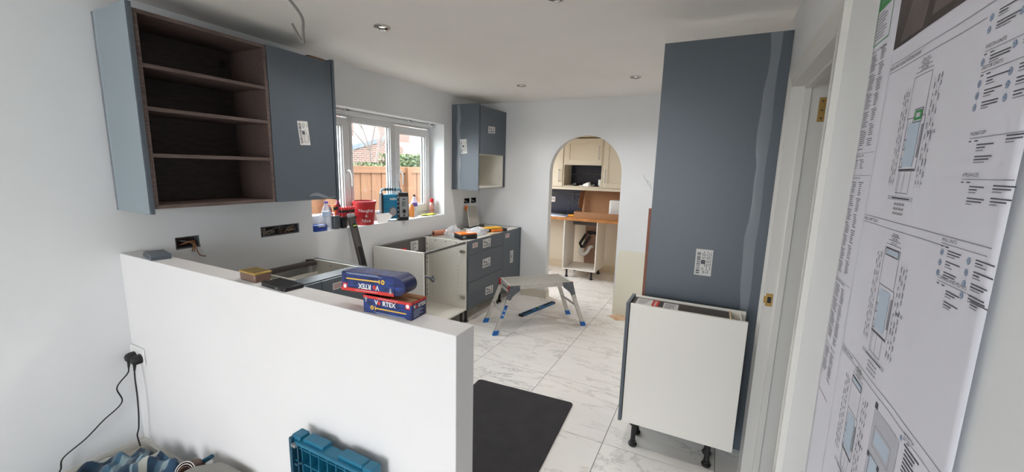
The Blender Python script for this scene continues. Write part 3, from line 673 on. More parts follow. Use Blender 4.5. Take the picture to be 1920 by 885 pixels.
solo('leaning_cream_board', MB().hexa([(1.85, 4.452, .0), (2.36, 4.452, 0), (2.36, 4.470, 0), (1.85, 4.470, 0)], [(1.858, 4.560, .715), (2.37, 4.560, .715), (2.37, 4.578, .715), (1.858, 4.578, .715)]),
     mat('cream_board', (214, 209, 192), .5), 'cream board leaning on the end wall right of the arch', 'board', (2.1, 4.5, 0), bevel=.002)
rnd = random.Random(8); pts = []
for i in range(26):
    a = 2*pi*i/26; rr = 1+rnd.uniform(-.28, .25); pts.append((1.955+.12*rr*cos(a), 4.36+.085*rr*sin(a), .0006))
solo('torn_cardboard', MB().prism(pts, (0, 0, .004)), dustm, 'torn scrap of brown cardboard on the floor by cream board', 'cardboard', (1.955, 4.36, 0))

# floor mat
a = R(3.2); ux = Vector((cos(a), sin(a), 0)); uy = Vector((-sin(a), cos(a), 0)); c0 = Vector((2.032, 2.507, 0))
mt = MB(); L_ = 1.25; Wd = .735; rc = .025
def cor(cx, cy, a0): return [(cx+rc*cos(a0+pi/2*i/5), cy+rc*sin(a0+pi/2*i/5)) for i in range(6)]
pp = cor(-rc, -rc, 0)+cor(-Wd+rc, -rc, pi/2)+cor(-Wd+rc, -L_+rc, pi)+cor(-rc, -L_+rc, 3*pi/2)
mt.prism([c0+ux*x+uy*y for x, y in pp], (0, 0, .009)); solo('floor_mat', mt, matm, 'charcoal rectangular mat on the tiles beside the half wall', 'mat', (1.7, 1.9, 0), bevel=.002)

# ================================================================== step platform and levels
t = thing('step_platform', 'folding aluminium work platform with blue feet on the tiles', 'work platform', (1.204, 3.728, 0), R(45.4))
PH = .48; hl = .318; hwid = .152
for i in range(3):
    y0 = -hwid+.004+i*.099; m = MB().box(-hl, hl, y0, y0+.089, PH-.022, PH-.004)
    for j in range(9): m.box(-hl, hl, y0+.006+j*.0098, y0+.009+j*.0098, PH-.004, PH-.001)
    part(t, 'deck_plank', m, alu, local=True)
for s in (-1, 1): part(t, 'side_rail', MB().box(-hl, hl, s*hwid-.004, s*hwid+.004, PH-.045, PH), alu, local=True, bevel=.001)
for s in (-1, 1):
    part(t, 'end_cap', MB().prism([(s*hl, -hwid, PH-.04), (s*hl, hwid, PH-.04), (s*hl, hwid, PH), (s*hl, -hwid, PH)], (s*.018, 0, 0)), alu, local=True, bevel=.002)
    part(t, 'top_bar', MB().tube([(s*(hl+.014), -hwid-.01, PH-.075), (s*(hl+.014), hwid+.01, PH-.075)], .012, 10), alu, local=True)
    for q in (-1, 1):
        a = Vector((s*(hl-.012), q*(hwid+.006), PH-.025)); b = Vector((s*.482, q*(hwid+.024), 0)); d = (b-a); dn = d.normalized()
        sx = Vector((.019, 0, .006*s)); sy = Vector((0, .011, 0))
        b2 = a+d*.93
        part(t, 'leg', MB().hexa([b2-sx-sy, b2+sx-sy, b2+sx+sy, b2-sx+sy], [a-sx-sy, a+sx-sy, a+sx+sy, a-sx+sy]), alu, local=True, bevel=.002)
        lg = t.children[-1] if False else None
        f = part(t, 'foot', MB().hexa([b+Vector((x, y, 0)) for x, y in ((-.026, -.016), (.026, -.016), (.026, .016), (-.026, .016))], [a+d*.90+Vector((x, y, 0)) for x, y in ((-.024, -.015), (.024, -.015), (.024, .015), (-.024, .015))]), bluep, local=True, bevel=.002)
        yb = q*(hwid+.0175)
        k = MB().prism([(s*(hl-.085), yb, PH-.004), (s*(hl+.02), yb, PH-.004), (s*(hl+.055), yb, PH-.13), (s*(hl+.075), yb, PH-.19), (s*(hl+.040), yb, PH-.19), (s*(hl-.01), yb, PH-.11), (s*(hl-.085), yb, PH-.05)], (0, q*.004, 0))
        br = part(t, 'bracket', k, alug, local=True, bevel=.0005)
        for (dx, dz) in ((-.07, .02), (-.03, .02), (.0, .04), (.02, .09), (.035, .12), (.05, .165)):
            part(br, 'rivet', MB().cyl((s*(hl+dx), yb+q*.003, PH-dz), (s*(hl+dx), yb+q*.007, PH-dz), .0048, n=8), silver, local=True)
        c = a+d*.12
        part(t, 'release_catch', MB().box(s*(hl+.022)-.008, s*(hl+.022)+.008, q*hwid-.012, q*hwid+.012, PH-.07, PH-.005), redp, local=True, bevel=.002)
    ca = Vector((s*(hl-.012), 0, PH-.025))+(Vector((s*.482, 0, 0))-Vector((s*(hl-.012), 0, PH-.025)))*.52
    part(t, 'cross_brace', MB().tube([ca+Vector((0, -hwid-.012, 0)), ca+Vector((0, hwid+.012, 0))], .011, 10), alu, local=True)
# blue sticker on the near left leg
for s, q, r0, r1 in ((-1, -1, .36, .64),):
    a = Vector((s*(hl-.012), q*(hwid+.006), PH-.025)); b = Vector((s*.482, q*(hwid+.024), 0)); d = b-a
    yo = Vector((0, -.0118, 0)); sx = Vector((.015, 0, -.005))
    lb = part(t, 'blue_label', MB().prism([a+d*r1-sx+yo, a+d*r1+sx+yo, a+d*r0+sx+yo, a+d*r0-sx+yo], (0, -.0006, 0)), bluep, local=True, label='long blue safety label', smooth=False)
    yo = Vector((0, -.0126, 0)); sx = Vector((.011, 0, -.004))
    for u in (.38, .46, .55): part(lb, 'print', MB().prism([a+d*(u+.03)-sx+yo, a+d*(u+.03)+sx+yo, a+d*u+sx+yo, a+d*u-sx+yo], (0, -.0003, 0)), navyd if u == .38 else inkbl, local=True, smooth=False)

def level(t, L, w, th, body, endm, vials, slots, faces=(0,)):
    """a box level lying along local x, broad face up"""
    b = MB(); b.box(-L/2+.03, L/2-.03, -w/2, -w/2+.008, 0, th); b.box(-L/2+.03, L/2-.03, w/2-.008, w/2, 0, th); b.box(-L/2+.03, L/2-.03, -w/2+.008, w/2-.008, .005, th-.005)
    part(t, 'body', b, body, local=True, bevel=.001)
    for s in (-1, 1): part(t, 'end_cap', MB().box(min(s*L/2, s*(L/2-.03)), max(s*L/2, s*(L/2-.03)), -w/2-.001, w/2+.001, -.0005, th+.0005), endm, local=True, bevel=.004)
    for x in vials:
        v = part(t, 'vial_housing', MB().lathe([(.0, .006), (.018, .006), (.021, .0075), (.021, .0), (.0, 0)][::-1], (x, 0, th-.007), 18), blackp, local=True)
        part(v, 'vial', MB().cyl((x, -.016, th+.0025), (x, .016, th+.0025), .0055, n=10), mat_vial, local=True)
    for x in slots: part(t, 'hand_grip', MB().box(x-.065, x+.065, -w*.28, w*.28, th-.006, th-.002).cyl((x-.065, 0, th-.006), (x-.065, 0, th-.002), w*.28).cyl((x+.065, 0, th-.006), (x+.065, 0, th-.002), w*.28), blackr, local=True)
mat_vial = mat('green_vial', (196, 222, 96), .2)
bluelev = mat('blue_level_body', (24, 92, 140), .38)
p0 = Vector((.990, 3.838, 0)); p1 = Vector((1.145, 4.450, 0)); dv = p1-p0
t = thing('floor_spirit_level', 'blue spirit level lying on the marble tiles', 'spirit level', (p0+p1)/2, math.atan2(dv.y, dv.x))
level(t, dv.length, .052, .024, bluelev, blackp, (0,), (-.19, .19))
# leaning level: rotated empty
greylev = mat('grey_level_body', (96, 92, 90), .35, metal=.6)
t = bpy.data.objects.new('leaning_spirit_level', None); COL.objects.link(t); t.empty_display_size = .05
t['label'] = 'long grey spirit level leaning upright against the window sill'; t['category'] = 'spirit level'
pt = Vector((.022, 2.428, 1.185)); pb = Vector((.335, 2.452, .012)); X = (pt-pb).normalized(); Zr = Vector((1, 0, 0)); Y_ = Zr.cross(X)*1; Y_.normalize(); Z_ = X.cross(Y_)
M = Matrix((X, Y_, Z_)).transposed().to_4x4(); M.translation = (pt+pb)/2; t.matrix_world = M
level(t, (pt-pb).length, .062, .026, greylev, silver, (.50, -.05), (.24, -.35))

# ================================================================== on the half wall
ZP = 1.105
def rotbox(mb, cx, cy, a, x0, x1, y0, y1, z0, z1, m=0):
    c, s = cos(a), sin(a); Q = lambda x, y, z: (cx+x*c-y*s, cy+x*s+y*c, z)
    return mb.hexa([Q(x0, y0, z0), Q(x1, y0, z0), Q(x1, y1, z0), Q(x0, y1, z0)], [Q(x0, y0, z1), Q(x1, y0, z1), Q(x1, y1, z1), Q(x0, y1, z1)], m)
solo('board_offcut', rotbox(MB(), .272, .988, R(-10), -.076, .076, -.040, .040, ZP, ZP+.0125), blue_m, 'lower of two blue-grey board offcuts on the half wall', 'offcut', (.272, .988, ZP), bevel=.0008)
solo('board_offcut', rotbox(MB(), .272, .990, R(-11), -.076, .076, -.040, .040, ZP+.0128, ZP+.0255), blue_m, 'upper of two blue-grey board offcuts on the half wall', 'offcut', (.272, .99, ZP+.0128), bevel=.0008)
t = thing('square_tin', 'small square tin with worn yellow lid on the half wall', 'tin', (1.068, 1.0, ZP), R(-2))
part(t, 'tin_body', MB().box(-.056, .056, -.036, .036, 0, .036), tinb, local=True, bevel=.008)
l = part(t, 'lid', MB().box(-.0575, .0575, -.0375, .0375, .032, .041), tinl, local=True, bevel=.0035)
part(l, 'lid_print', MB().box(-.046, .0, -.028, .028, .0408, .0413).box(.006, .046, -.028, .028, .0408, .0413), tincard, local=True, smooth=False)
t = thing('hard_drive', 'flat black rectangular case on the half wall beside the tin', 'hard drive', (1.255, .992, ZP), R(-3))
part(t, 'body', MB().box(-.080, .080, -.040, .040, 0, .0165), blackp, local=True, bevel=.0035)
part(t, 'port', MB().box(.02, .032, -.0404, -.039, .005, .009), silver, local=True); part(t, 'port', MB().box(.040, .043, -.0404, -.039, .005, .009), silver, local=True)

def screwpic(par, org, xd, yd, s, L, flip=1):
    xd = Vector(xd); yd = Vector(yd); n = xd.cross(yd).normalized(); org = Vector(org); P = lambda a, b: org+xd*a*flip*s+yd*b*s+n*.0009
    m = MB(); pts = [P(0, -.16), P(.04, -.16), P(.13, -.05), (P(L-.12, -.045)), P(L, 0), P(L-.12, .045), P(.13, .05), P(.04, .16), P(0, .16)]
    if flip < 0: pts = pts[::-1]
    m.prism(pts, n*.0002); part(par, 'screw_picture', m, goldm, label='printed gold screw', smooth=False)
    m = MB(); c = P(-.26, 0); m.cyl(c, c+n*.0003, .165*s, n=20); d = part(par, 'screw_head_picture', m, goldm, smooth=False)
    m = MB()
    for u, v in ((xd, yd), (yd, xd)): m.prism([c+u*.08*s+v*.022*s+n*.0004, c-u*.08*s+v*.022*s+n*.0004, c-u*.08*s-v*.022*s+n*.0004, c+u*.08*s-v*.022*s+n*.0004], n*.0002)
    part(d, 'cross_slot', m, navyd, smooth=False)
def vortex(par, c, xd, yd, size):
    xd = Vector(xd).normalized(); yd = Vector(yd).normalized(); c = Vector(c)
    part(par, 'lettering', merge(text_mb('V', size, c-xd*size*1.72, xd, yd, bold=size*.03), text_mb('RTEX', size, c+xd*size*.68, xd, yd, bold=size*.03)), white, smooth=False, stuff=True)
    n = xd.cross(yd); o = c-xd*size*1.17
    part(par, 'red_letter', MB().cyl(o, o+n*.0004, size*.30, n=20), redink, smooth=False)
def carton_print(par, O, xd, yd, w, h, flip=False):
    """front face artwork; O lower-left corner on the face"""
    xd = Vector(xd).normalized(); yd = Vector(yd).normalized(); n = xd.cross(yd); O = Vector(O)+n*.0004
    if flip: O = O+xd*w+yd*h; xd = -xd; yd = -yd
    P = lambda a, b: O+xd*a*w+yd*b*h
    part(par, 'red_band', MB().prism([P(0, .84), P(1, .84), P(1, 1), P(0, 1)], n*.0002), redink, label='red printed band', smooth=False)
    k = MB(); k.prism([P(.22, .10), P(.86, .08), P(.86, .095), P(.22, .115)], n*.0003); k.prism([P(.28, .04), P(.9, .03), P(.9, .05), P(.28, .06)], n*.0003); k.prism([P(.3, .905), P(.72, .905), P(.72, .925), P(.3, .925)], n*.0004)
    part(par, 'small_print', k, inkbl, smooth=False)
    vortex(par, P(.47, .66)+n*.0004, xd, yd, h*.36)
    screwpic(par, P(.25, .34), xd, yd, h*.75, w*.66/(h*.75))
    b = part(par, 'badge', MB().prism([P(.88, .60), P(.97, .60), P(.97, .93), P(.88, .93)], n*.0004), redink, smooth=False)
    part(b, 'badge_disc', MB().cyl(P(.925, .77)+n*.0004, P(.925, .77)+n*.0007, h*.11, n=16), white, smooth=False)
    part(par, 'screw_emblem', MB().cyl(P(.06, .82)+n*.0002, P(.06, .82)+n*.0005, h*.09, n=14).prism([P(.045, .62), P(.075, .62), P(.07, .8), P(.05, .8)], n*.0003), silver, smooth=False)
t = thing('screw_carton', 'lower open blue and red carton lettered VORTEX at the end of the half wall', 'carton', (1.745, .950, ZP), R(4))
Wc, Dc, Hc = .196, .080, .060
part(t, 'front_side', MB().box(0, Wc, 0, .0012, 0, Hc), navy, local=True); part(t, 'right_side', MB().box(Wc-.0012, Wc, .0012, Dc, 0, Hc), navyd, local=True)
part(t, 'back_side', MB().box(0, Wc, Dc-.0012, Dc, 0, Hc), card_in, local=True); part(t, 'left_side', MB().box(0, .0012, .0012, Dc-.0012, 0, Hc), navyd, local=True)
part(t, 'bottom', MB().box(0, Wc, 0, Dc, 0, .0012), card_in, local=True)
part(t, 'inner_lining', MB().box(.0014, Wc-.0014, .0014, .0018, .002, Hc-.001).box(.0014, Wc-.0014, Dc-.0018, Dc-.0014, .002, Hc-.001).box(Wc-.0018, Wc-.0014, .002, Dc-.002, .002, Hc-.001), cardm, local=True)
part(t, 'inner_flap', MB().add([(.10, .003, .058), (Wc-.003, .003, .058), (Wc-.003, Dc-.004, .046), (.10, Dc-.004, .046)], [(0, 1, 2, 3)]), cardm, local=True, label='brown cardboard inside')
M0 = t.matrix_basis.copy(); M0 = Matrix.Translation((1.745, .950, ZP)) @ Matrix.Rotation(R(4), 4, 'Z')
w3 = lambda *p: M0 @ Vector(p)
xd = (M0.to_3x3() @ Vector((1, 0, 0))); yd2 = (M0.to_3x3() @ Vector((0, 1, 0)))
fr = bpy.data.objects[t.children[0].name] if t.children else t
par = [c for c in bpy.data.objects if c.parent == t and c.name.startswith('front_side')][0]
carton_print(par, w3(0, -.0001, 0), xd, (0, 0, 1), Wc, Hc)
par = [c for c in bpy.data.objects if c.parent == t and c.name.startswith('right_side')][0]
part(par, 'red_band', MB().prism([w3(Wc+.0003, 0, Hc*.86), w3(Wc+.0003, Dc, Hc*.86), w3(Wc+.0003, Dc, Hc), w3(Wc+.0003, 0, Hc)], xd*.0003), redink, smooth=False)
vortex(par, w3(Wc+.0006, Dc*.55, Hc*.68), yd2, (0, 0, 1), .0165)
k = MB()
for i in range(5): k.prism([w3(Wc+.0004, .010, Hc*(.12+.09*i)), w3(Wc+.0004, Dc*(.5+.07*((i*3) % 5)), Hc*(.12+.09*i)), w3(Wc+.0004, Dc*(.5+.07*((i*3) % 5)), Hc*(.15+.09*i)), w3(Wc+.0004, .010, Hc*(.15+.09*i))], xd*.0002)
part(par, 'small_print', k, inkbl, smooth=False)
# upper carton, upside down, with a curved end flap
t = bpy.data.objects.new('upper_screw_carton', None); COL.objects.link(t); t.empty_display_size = .05
t['label'] = 'upper blue carton with upside-down VORTEX lettering and curled flap'; t['category'] = 'carton'
o1 = Vector((1.640, .952, 1.1655)); X = Vector((.997, .03, .045)).normalized(); Y_ = Vector((-.03, .96, .02)).cross(X)*-1; Zu = X.cross(Vector((-.03, 1, .0))).normalized(); Yv = Zu.cross(X)
M = Matrix((X, Yv, Zu)).transposed().to_4x4(); M.translation = o1; t.matrix_world = M; INV[t.name] = M.inverted()
W2, D2, H2 = .232, .080, .064
q = lambda *p: M @ Vector(p)
bx = part(t, 'box', MB().hexa([(0, 0, 0), (W2, 0, 0), (W2, D2, 0), (0, D2, 0)], [(0, .006, H2), (W2, .006, H2), (W2, D2, H2), (0, D2, H2)]), navy, local=True, bevel=.001)
fy = (Vector((0, .006, H2))).normalized(); carton_print(bx, q(0, -.0002, 0), X, (M.to_3x3() @ fy), W2, H2, flip=True)
part(bx, 'red_edge', MB().box(-.0005, W2+.001, .0, D2, -.001, .0), redink, local=True)
fl = MB(); n1 = 14
def flz(u): return W2+.058*sin(u*pi/2*1.0), None
vs = []
for i in range(n1+1):
    a = pi*i/n1; vs += [(W2+.046*sin(a), .004, H2*.5-H2*.5*cos(a)), (W2+.046*sin(a)*.85, D2*.9, H2*.5-H2*.5*cos(a))]
part(t, 'end_flap', fl.add(vs, [(2*i, 2*i+1, 2*i+3, 2*i+2) for i in range(n1)]+[tuple(2*i for i in range(n1+1))[::-1]]), navyd, local=True, label='curled dark blue end flap')
hi = MB().prism([(W2+.002, .0030, .030), (W2+.030, .0030, .040), (W2+.040, .0030, .032), (W2+.030, .0030, .022), (W2+.004, .0030, .014)], (0, -.0004, 0)); part(t, 'swirl_print', hi, navy, local=True, smooth=False)

# ================================================================== sockets and cords on the half wall
t = thing('double_socket', 'white double wall socket low in the corner on the half wall', 'socket', (.074, .9375, .51))
part(t, 'plate', MB().box(.001, .147, .928, .9365, .514, .602), white, bevel=.003)
for x in (.035, .112): part(t, 'switch', MB().box(x-.006, x+.006, .924, .9285, .575, .590), white, bevel=.001)
def plug(x, label, pts):
    t = thing('plug', label, 'plug', (x, .92, .55))
    part(t, 'plug_body', MB().lathe([(.0, .040), (.015, .040), (.022, .034), (.026, .02), (.026, 0), (0, 0)][::-1], (x, .9275, .545), 20, axis=(0, -1, 0)), blackr)
    part(t, 'cord_grip', MB().cyl((x, .900, .524), (x, .896, .490), .008, .0045, 12), blackr)
    part(t, 'cord', MB().tube(smoothpts(pts, 10), .0034, 8), blackr)
plug(.050, 'left black plug whose cord wanders along the left wall', [(.050, .896, .495), (.046, .89, .46), (.04, .842, .398), (.04, .853, .309), (.04, .772, .248), (.04, .70, .19), (.04, .615, .14), (.035, .599, .079), (.028, .55, .02), (.024, .45, .006), (.022, .3, .006)])
plug(.114, 'right black plug whose cord drops straight to the blanket', [(.114, .896, .495), (.118, .892, .44), (.130, .888, .36), (.128, .885, .26), (.12, .88, .17), (.12, .87, .13), (.20, .85, .11)])

# ================================================================== blanket, roll, case, crate on the near floor
t = MB(); N1, N2 = 64, 48; uvs = []
rnd = random.Random(3)
def bh(u, v):
    x = .035+.64*u; y = .40+.505*v
    h = .060+.030*sin(7*u+3*v+1)+.026*sin(13*v-5*u)+.014*sin(29*u+11*v)+.012*sin(41*v-17*u)+.02*abs(sin(11*(u+v*.6)))+.04*max(0, u-.7)/.3
    e = min(u*.8, 1-u, v, (1-v)*.9); h = max(.006, h)*min(1, e*9)+.004
    if u > .55 and v > .55: h += .02*sin((u-.55)*7)*min(1, e*9)
    return (x+.02*sin(v*9)+.012*sin(23*v), y+.012*sin(u*11), h*1.15)
vs = [bh(i/N1, j/N2) for i in range(N1+1) for j in range(N2+1)]
fs = [(i*(N2+1)+j, (i+1)*(N2+1)+j, (i+1)*(N2+1)+j+1, i*(N2+1)+j+1) for i in range(N1) for j in range(N2)]
t.add(vs, fs); bl = solo('blanket', t, cloth, 'crumpled blanket striped in navy, teal and pale grey in the corner', 'blanket', (.27, .65, 0))
uvl = bl.data.uv_layers.new(name='uv')
for poly in bl.data.polygons:
    for li in poly.loop_indices:
        vi = bl.data.loops[li].vertex_index; i, j = divmod(vi, N2+1); u, v = i/N1, j/N2
        uvl.data[li].uv = (u*1.5+.5*sin(v*6+u*3)*.35+v*.5, v*1.4)
bl.modifiers.new('solid', 'SOLIDIFY').thickness = .004
t = thing('rolled_strap', 'coiled brown strap with cream edge on the blanket', 'strap', (.65, .80, .08))
m = MB(); 
for k, (rr, ww) in enumerate(((.052, .004), (.042, .004), (.033, .004))):
    pr = [(rr, -.03), (rr, .03), (rr-ww, .03), (rr-ww, -.03), (rr, -.03)]; m.lathe(pr, (.715, .840, .165), 26, axis=(.30, -.85, .45))
part(t, 'coil', m, tanm)
e = MB()
for rr in (.052, .042): e.lathe([(rr+.0005, .031), (rr+.0005, .028), (rr-.002, .028), (rr-.002, .031), (rr+.0005, .031)], (.715, .840, .165), 26, axis=(.30, -.85, .45))
part(t, 'edge_trim', e, white, label='cream edge')
part(t, 'tail', MB().tube(smoothpts([(.715, .83, .112), (.735, .80, .10), (.745, .77, .06), (.75, .73, .02)]), .012, 8), tanm)
cs = thing('grey_case', 'grey plastic case with chamfered corners standing by the half wall', 'case', (.945, .80, 0), R(2))
part(cs, 'body', MB().prism([(-.145, -.14, 0), (.135, -.14, 0), (.155, -.10, 0), (.155, .06, 0), (.115, .10, 0), (-.06, .10, 0), (-.145, .02, 0)], (0, 0, .25)), greyc, local=True, bevel=.012)
part(cs, 'lid_seam', MB().prism([(-.147, -.142, .15), (.137, -.142, .15), (.157, -.10, .15), (.157, .062, .15), (.117, .102, .15), (-.062, .102, .15), (-.147, .022, .15)], (0, 0, .004)), blackr, local=True)
t = thing('screwdriver', 'dark teal handled screwdriver resting between strap and grey case', 'screwdriver', (.66, .90, .09))
part(t, 'handle', MB().cyl((.775, .905, .225), (.725, .895, .190), .010, .011, 12), teald); part(t, 'shaft', MB().cyl((.725, .895, .190), (.60, .89, .09), .004, n=8), alug)

# folded crate
a = R(1.5); t = thing('folded_crate', 'teal plastic folding crate folded flat and stood against the half wall', 'crate', (1.65, .85, 0), 0)
yb, yf = .90, .845; x0, x1, zt = 1.452, 1.852, .598
m = MB(); m.box(x0, x1, yb-.010, yb, .01, zt-.012); part(t, 'back_panel', m, tealc)
m = MB()
for z in (.02, .12, .22, .32, .42, .50, .558, .585): m.box(x0+.012, x1-.012, yf+.012, yb-.008, z, z+.004)
part(t, 'horizontal_rib', m, tealc)
for i in range(8):
    x = x0+.055+.0445*i; part(t, 'upright_rib', MB().box(x, x+.004, yf+.010, yb-.008, .02, .585), tealc)
for i in range(6):
    x = x0+.062+.0445*i*1.14; part(t, 'inset_panel', MB().box(x, x+.030, yb-.016, yb-.008, .44, .55), tealc, bevel=.003)
part(t, 'side_rail', MB().box(x0, x0+.014, yf, yb, 0, zt).box(x0+.034, x0+.040, yf+.006, yb, 0, zt-.02), teald, bevel=.002); part(t, 'side_rail', MB().box(x1-.014, x1, yf, yb, 0, zt).box(x1-.040, x1-.034, yf+.006, yb, 0, zt-.02), teald, bevel=.002)
part(t, 'top_rail', MB().box(x0+.03, x1-.03, yf+.004, yb, zt-.022, zt-.010), tealc, bevel=.002)
for (p, w) in ((x0-.001, .045), (x1-.044, .045)): part(t, 'corner_block', MB().box(p, p+w, yf+.012, yb+.003, zt-.03, zt+.006), tealc, bevel=.006)
for (p, w) in ((x0+.055, .105), (x0+.235, .115)): part(t, 'handle_block', MB().box(p, p+w, yf+.018, yb+.006, zt-.014, zt+.003), tealc, bevel=.005)
for p in (x0+.018, x0+.03, x1-.045, x1-.033): part(t, 'clip', MB().box(p, p+.008, yf-.004, yf+.010, zt-.03, zt-.018), silver, bevel=.001)
part(t, 'latch', MB().tube([(x0+.03, yf, .50), (x0+.05, yf-.004, .505), (x0+.055, yf-.002, .515), (x0+.075, yf, .518)], .004, 6), teald)
for ch, x in (('W', x0+.135), ('K', x0+.195), ('F', x0+.245)): part(t, 'raised_letter', text_mb(ch, .05, (x, yb-.0165, .50), (1, 0, 0), (0, 0, 1), .0012), teald, smooth=False)

# ================================================================== on the window sill
ZS = 1.06
t = thing('food_tub', 'blue plastic tub with clear lid at the left end of the window sill', 'tub', (-.075, 2.195, ZS))
part(t, 'tub', MB().prism([(-.12, 2.135, ZS), (-.03, 2.135, ZS), (-.03, 2.245, ZS), (-.12, 2.245, ZS)], (0, 0, .028)), bluetub, bevel=.006)
part(t, 'rim', MB().box(-.126, -.024, 2.129, 2.251, ZS+.028, ZS+.034), bluetub, bevel=.002)
part(t, 'lid', MB().box(-.12, -.03, 2.135, 2.245, ZS+.034, ZS+.05), bluetub, bevel=.004)
part(t, 'lid_label', MB().box(-.0295, -.029, 2.16, 2.225, ZS+.037, ZS+.047), stickm)
solo('white_box', MB().box(-.17, -.135, 2.14, 2.26, ZS, ZS+.115), white, 'plain white box behind the blue tub', 'box', (-.15, 2.2, ZS), bevel=.003)
def bottle(x, y, r, h, label, bm, capm, lab=None, cap=True, liquid=None, name='bottle', grp=None):
    t = thing(name, label, 'bottle', (x, y, ZS))
    pr = [(0, 0), (r*.85, 0), (r, .006), (r, h*.18), (r*.93, h*.2), (r, h*.22), (r, h*.42), (r*.93, h*.44), (r, h*.46), (r, h*.66), (r*.8, h*.76), (r*.42, h*.87), (r*.36, h*.93), (0, h*.93)]
    part(t, 'bottle_body', MB().lathe(pr, (x, y, ZS), 24), bm)
    if liquid: part(t, 'liquid', MB().lathe([(0, .003), (r*.85, .003), (r*.9, h*.6), (0, h*.6)], (x, y, ZS), 20), liquid)
    if lab: part(t, 'label_band', MB().lathe([(r+.0008, h*.47), (r+.0008, h*.64)], (x, y, ZS), 24).cyl((x, y, ZS+h*.47), (x, y, ZS+h*.471), r+.0008), lab)
    part(t, 'cap', MB().cyl((x, y, ZS+h*.92), (x, y, ZS+h), r*.42, n=18), capm)
bottle(-.085, 2.288, .036, .235, 'clear ribbed water bottle between blue tub and screwdriver rack', water, purple, inkbl)
bottle(-.165, 2.47, .026, .25, 'small dark red bottle behind the screwdriver rack', mat('dark_red_bottle', (110, 36, 60), .3), blackp)
t = thing('screwdriver_rack', 'black and grey tool rack full of red handled screwdrivers on the sill', 'tool rack', (-.05, 2.42, ZS))
part(t, 'grey_block', MB().box(-.10, -.04, 2.325, 2.385, ZS+.0, ZS+.11), alug, bevel=.004, label='grey ribbed block')
part(t, 'rack_tray', MB().box(-.085, -.015, 2.385, 2.535, ZS+.072, ZS+.098), blackp, bevel=.003)
part(t, 'rack_foot', MB().box(-.05, -.02, 2.39, 2.435, ZS, ZS+.075), blackp, bevel=.003); part(t, 'rack_foot', MB().box(-.08, -.05, 2.505, 2.525, ZS, ZS+.075), blackp, bevel=.003)
part(t, 'rack_plate', MB().box(-.0148, -.0142, 2.45, 2.49, ZS+.08, ZS+.092), silver)
g = 0
for i in range(6):
    for j in range(2):
        x, y = -.030-.028*j, 2.400+.0235*i
        d = solo('screwdriver', MB().cyl((x, y, ZS+.098), (x, y, ZS+.112), .006, .009, 10).lathe([(.009, 0), (.0105, .01), (.0085, .02), (.0105, .035), (.010, .055), (.006, .066), (0, .068)], (x, y, ZS+.112), 12), redp,
                 'red handled screwdriver, '+['leftmost', 'second from left', 'third from left', 'third from right', 'second from right', 'rightmost'][i]+' in the '+('front', 'back')[j]+' row of the black rack', 'screwdriver', (x, y, ZS+.098), group='screwdrivers in the rack on the sill')
        part(d, 'shaft', MB().cyl((0, 0, -.09), (0, 0, .0), .003, n=8), silver, local=True)
        part(d, 'black_grip', MB().lathe([(.0108, .035), (.0112, .045), (.0108, .055)], (0, 0, 0), 12), blackr, local=True)
for k, (x, y, dx, dy, m) in enumerate(((-.07, 2.335, -.2, -.25, redp), (-.055, 2.35, .05, -.1, orange), (-.07, 2.37, -.1, .15, redp))):
    b = Vector((x, y, ZS+.11)); dr_ = Vector((dx, dy, 1)).normalized()
    d = solo('craft_knife', MB().cyl(b-dr_*.04, b+dr_*.035, .004, n=8).cyl(b+dr_*.030, b+dr_*.095, .010, .008, 10), [m], ['leftmost red handled tool tilted outward in the grey block', 'orange handled tool in the grey block of the rack', 'right red handled tool in the grey block of the rack'][k], 'tool', b)
    part(d, 'black_grip', MB().cyl(dr_*.05, dr_*.075, .0112, n=10), blackr, local=True)
# red pot
t = thing('red_pot', 'red tapered pot lettered Naughty & Nice on the window sill', 'pot', (-.08, 2.690, ZS))
part(t, 'pot_body', MB().lathe([(0, 0), (.076, 0), (.079, .004), (.098, .195), (.104, .196), (.105, .214), (.100, .216), (.096, .21), (.075, .012), (0, .012)], (-.08, 2.690, ZS), 48), pot)
def curved_text(par, s, size, z, ph0, c, r0, slope):
    tb = text_mb(s, size, (0, 0, 0), (1, 0, 0), (0, 1, 0), depth=.0002)
    m = MB(); vs = []
    for v in tb.v:
        zz = z+v.y; rr = r0+slope*(zz)+.0008+v.z; a = ph0+v.x/(r0+slope*zz); vs.append((c[0]+rr*cos(a), c[1]+rr*sin(a), c[2]+zz))
    m.add(vs, tb.f); part(par, 'lettering', m, white, smooth=False)
pb_ = t.children if False else [c for c in bpy.data.objects if c.parent == t][0]
pc = (-.08, 2.690, ZS)
for s, z, sz in (('Naughty', .132, .040), ('&', .085, .034), ('Nice', .040, .042)): curved_text(pb_, s, sz, z, R(-34), pc, .0795, .098)
# white sheet and orange box behind
solo('paper_sheet', MB().prism([(-.03, 2.80, ZS+.001), (-.012, 2.90, ZS+.001), (-.02, 2.985, ZS+.055), (-.055, 2.97, ZS+.085), (-.075, 2.82, ZS+.08)], (.0008, 0, .0004)), white, 'white sheet of card leaning between red pot and radio', 'card', (-.04, 2.88, ZS))
solo('orange_carton', MB().box(-.10, -.055, 2.86, 2.93, ZS, ZS+.04), orange, 'small orange carton behind the white sheet', 'carton', (-.08, 2.94, ZS), bevel=.002)
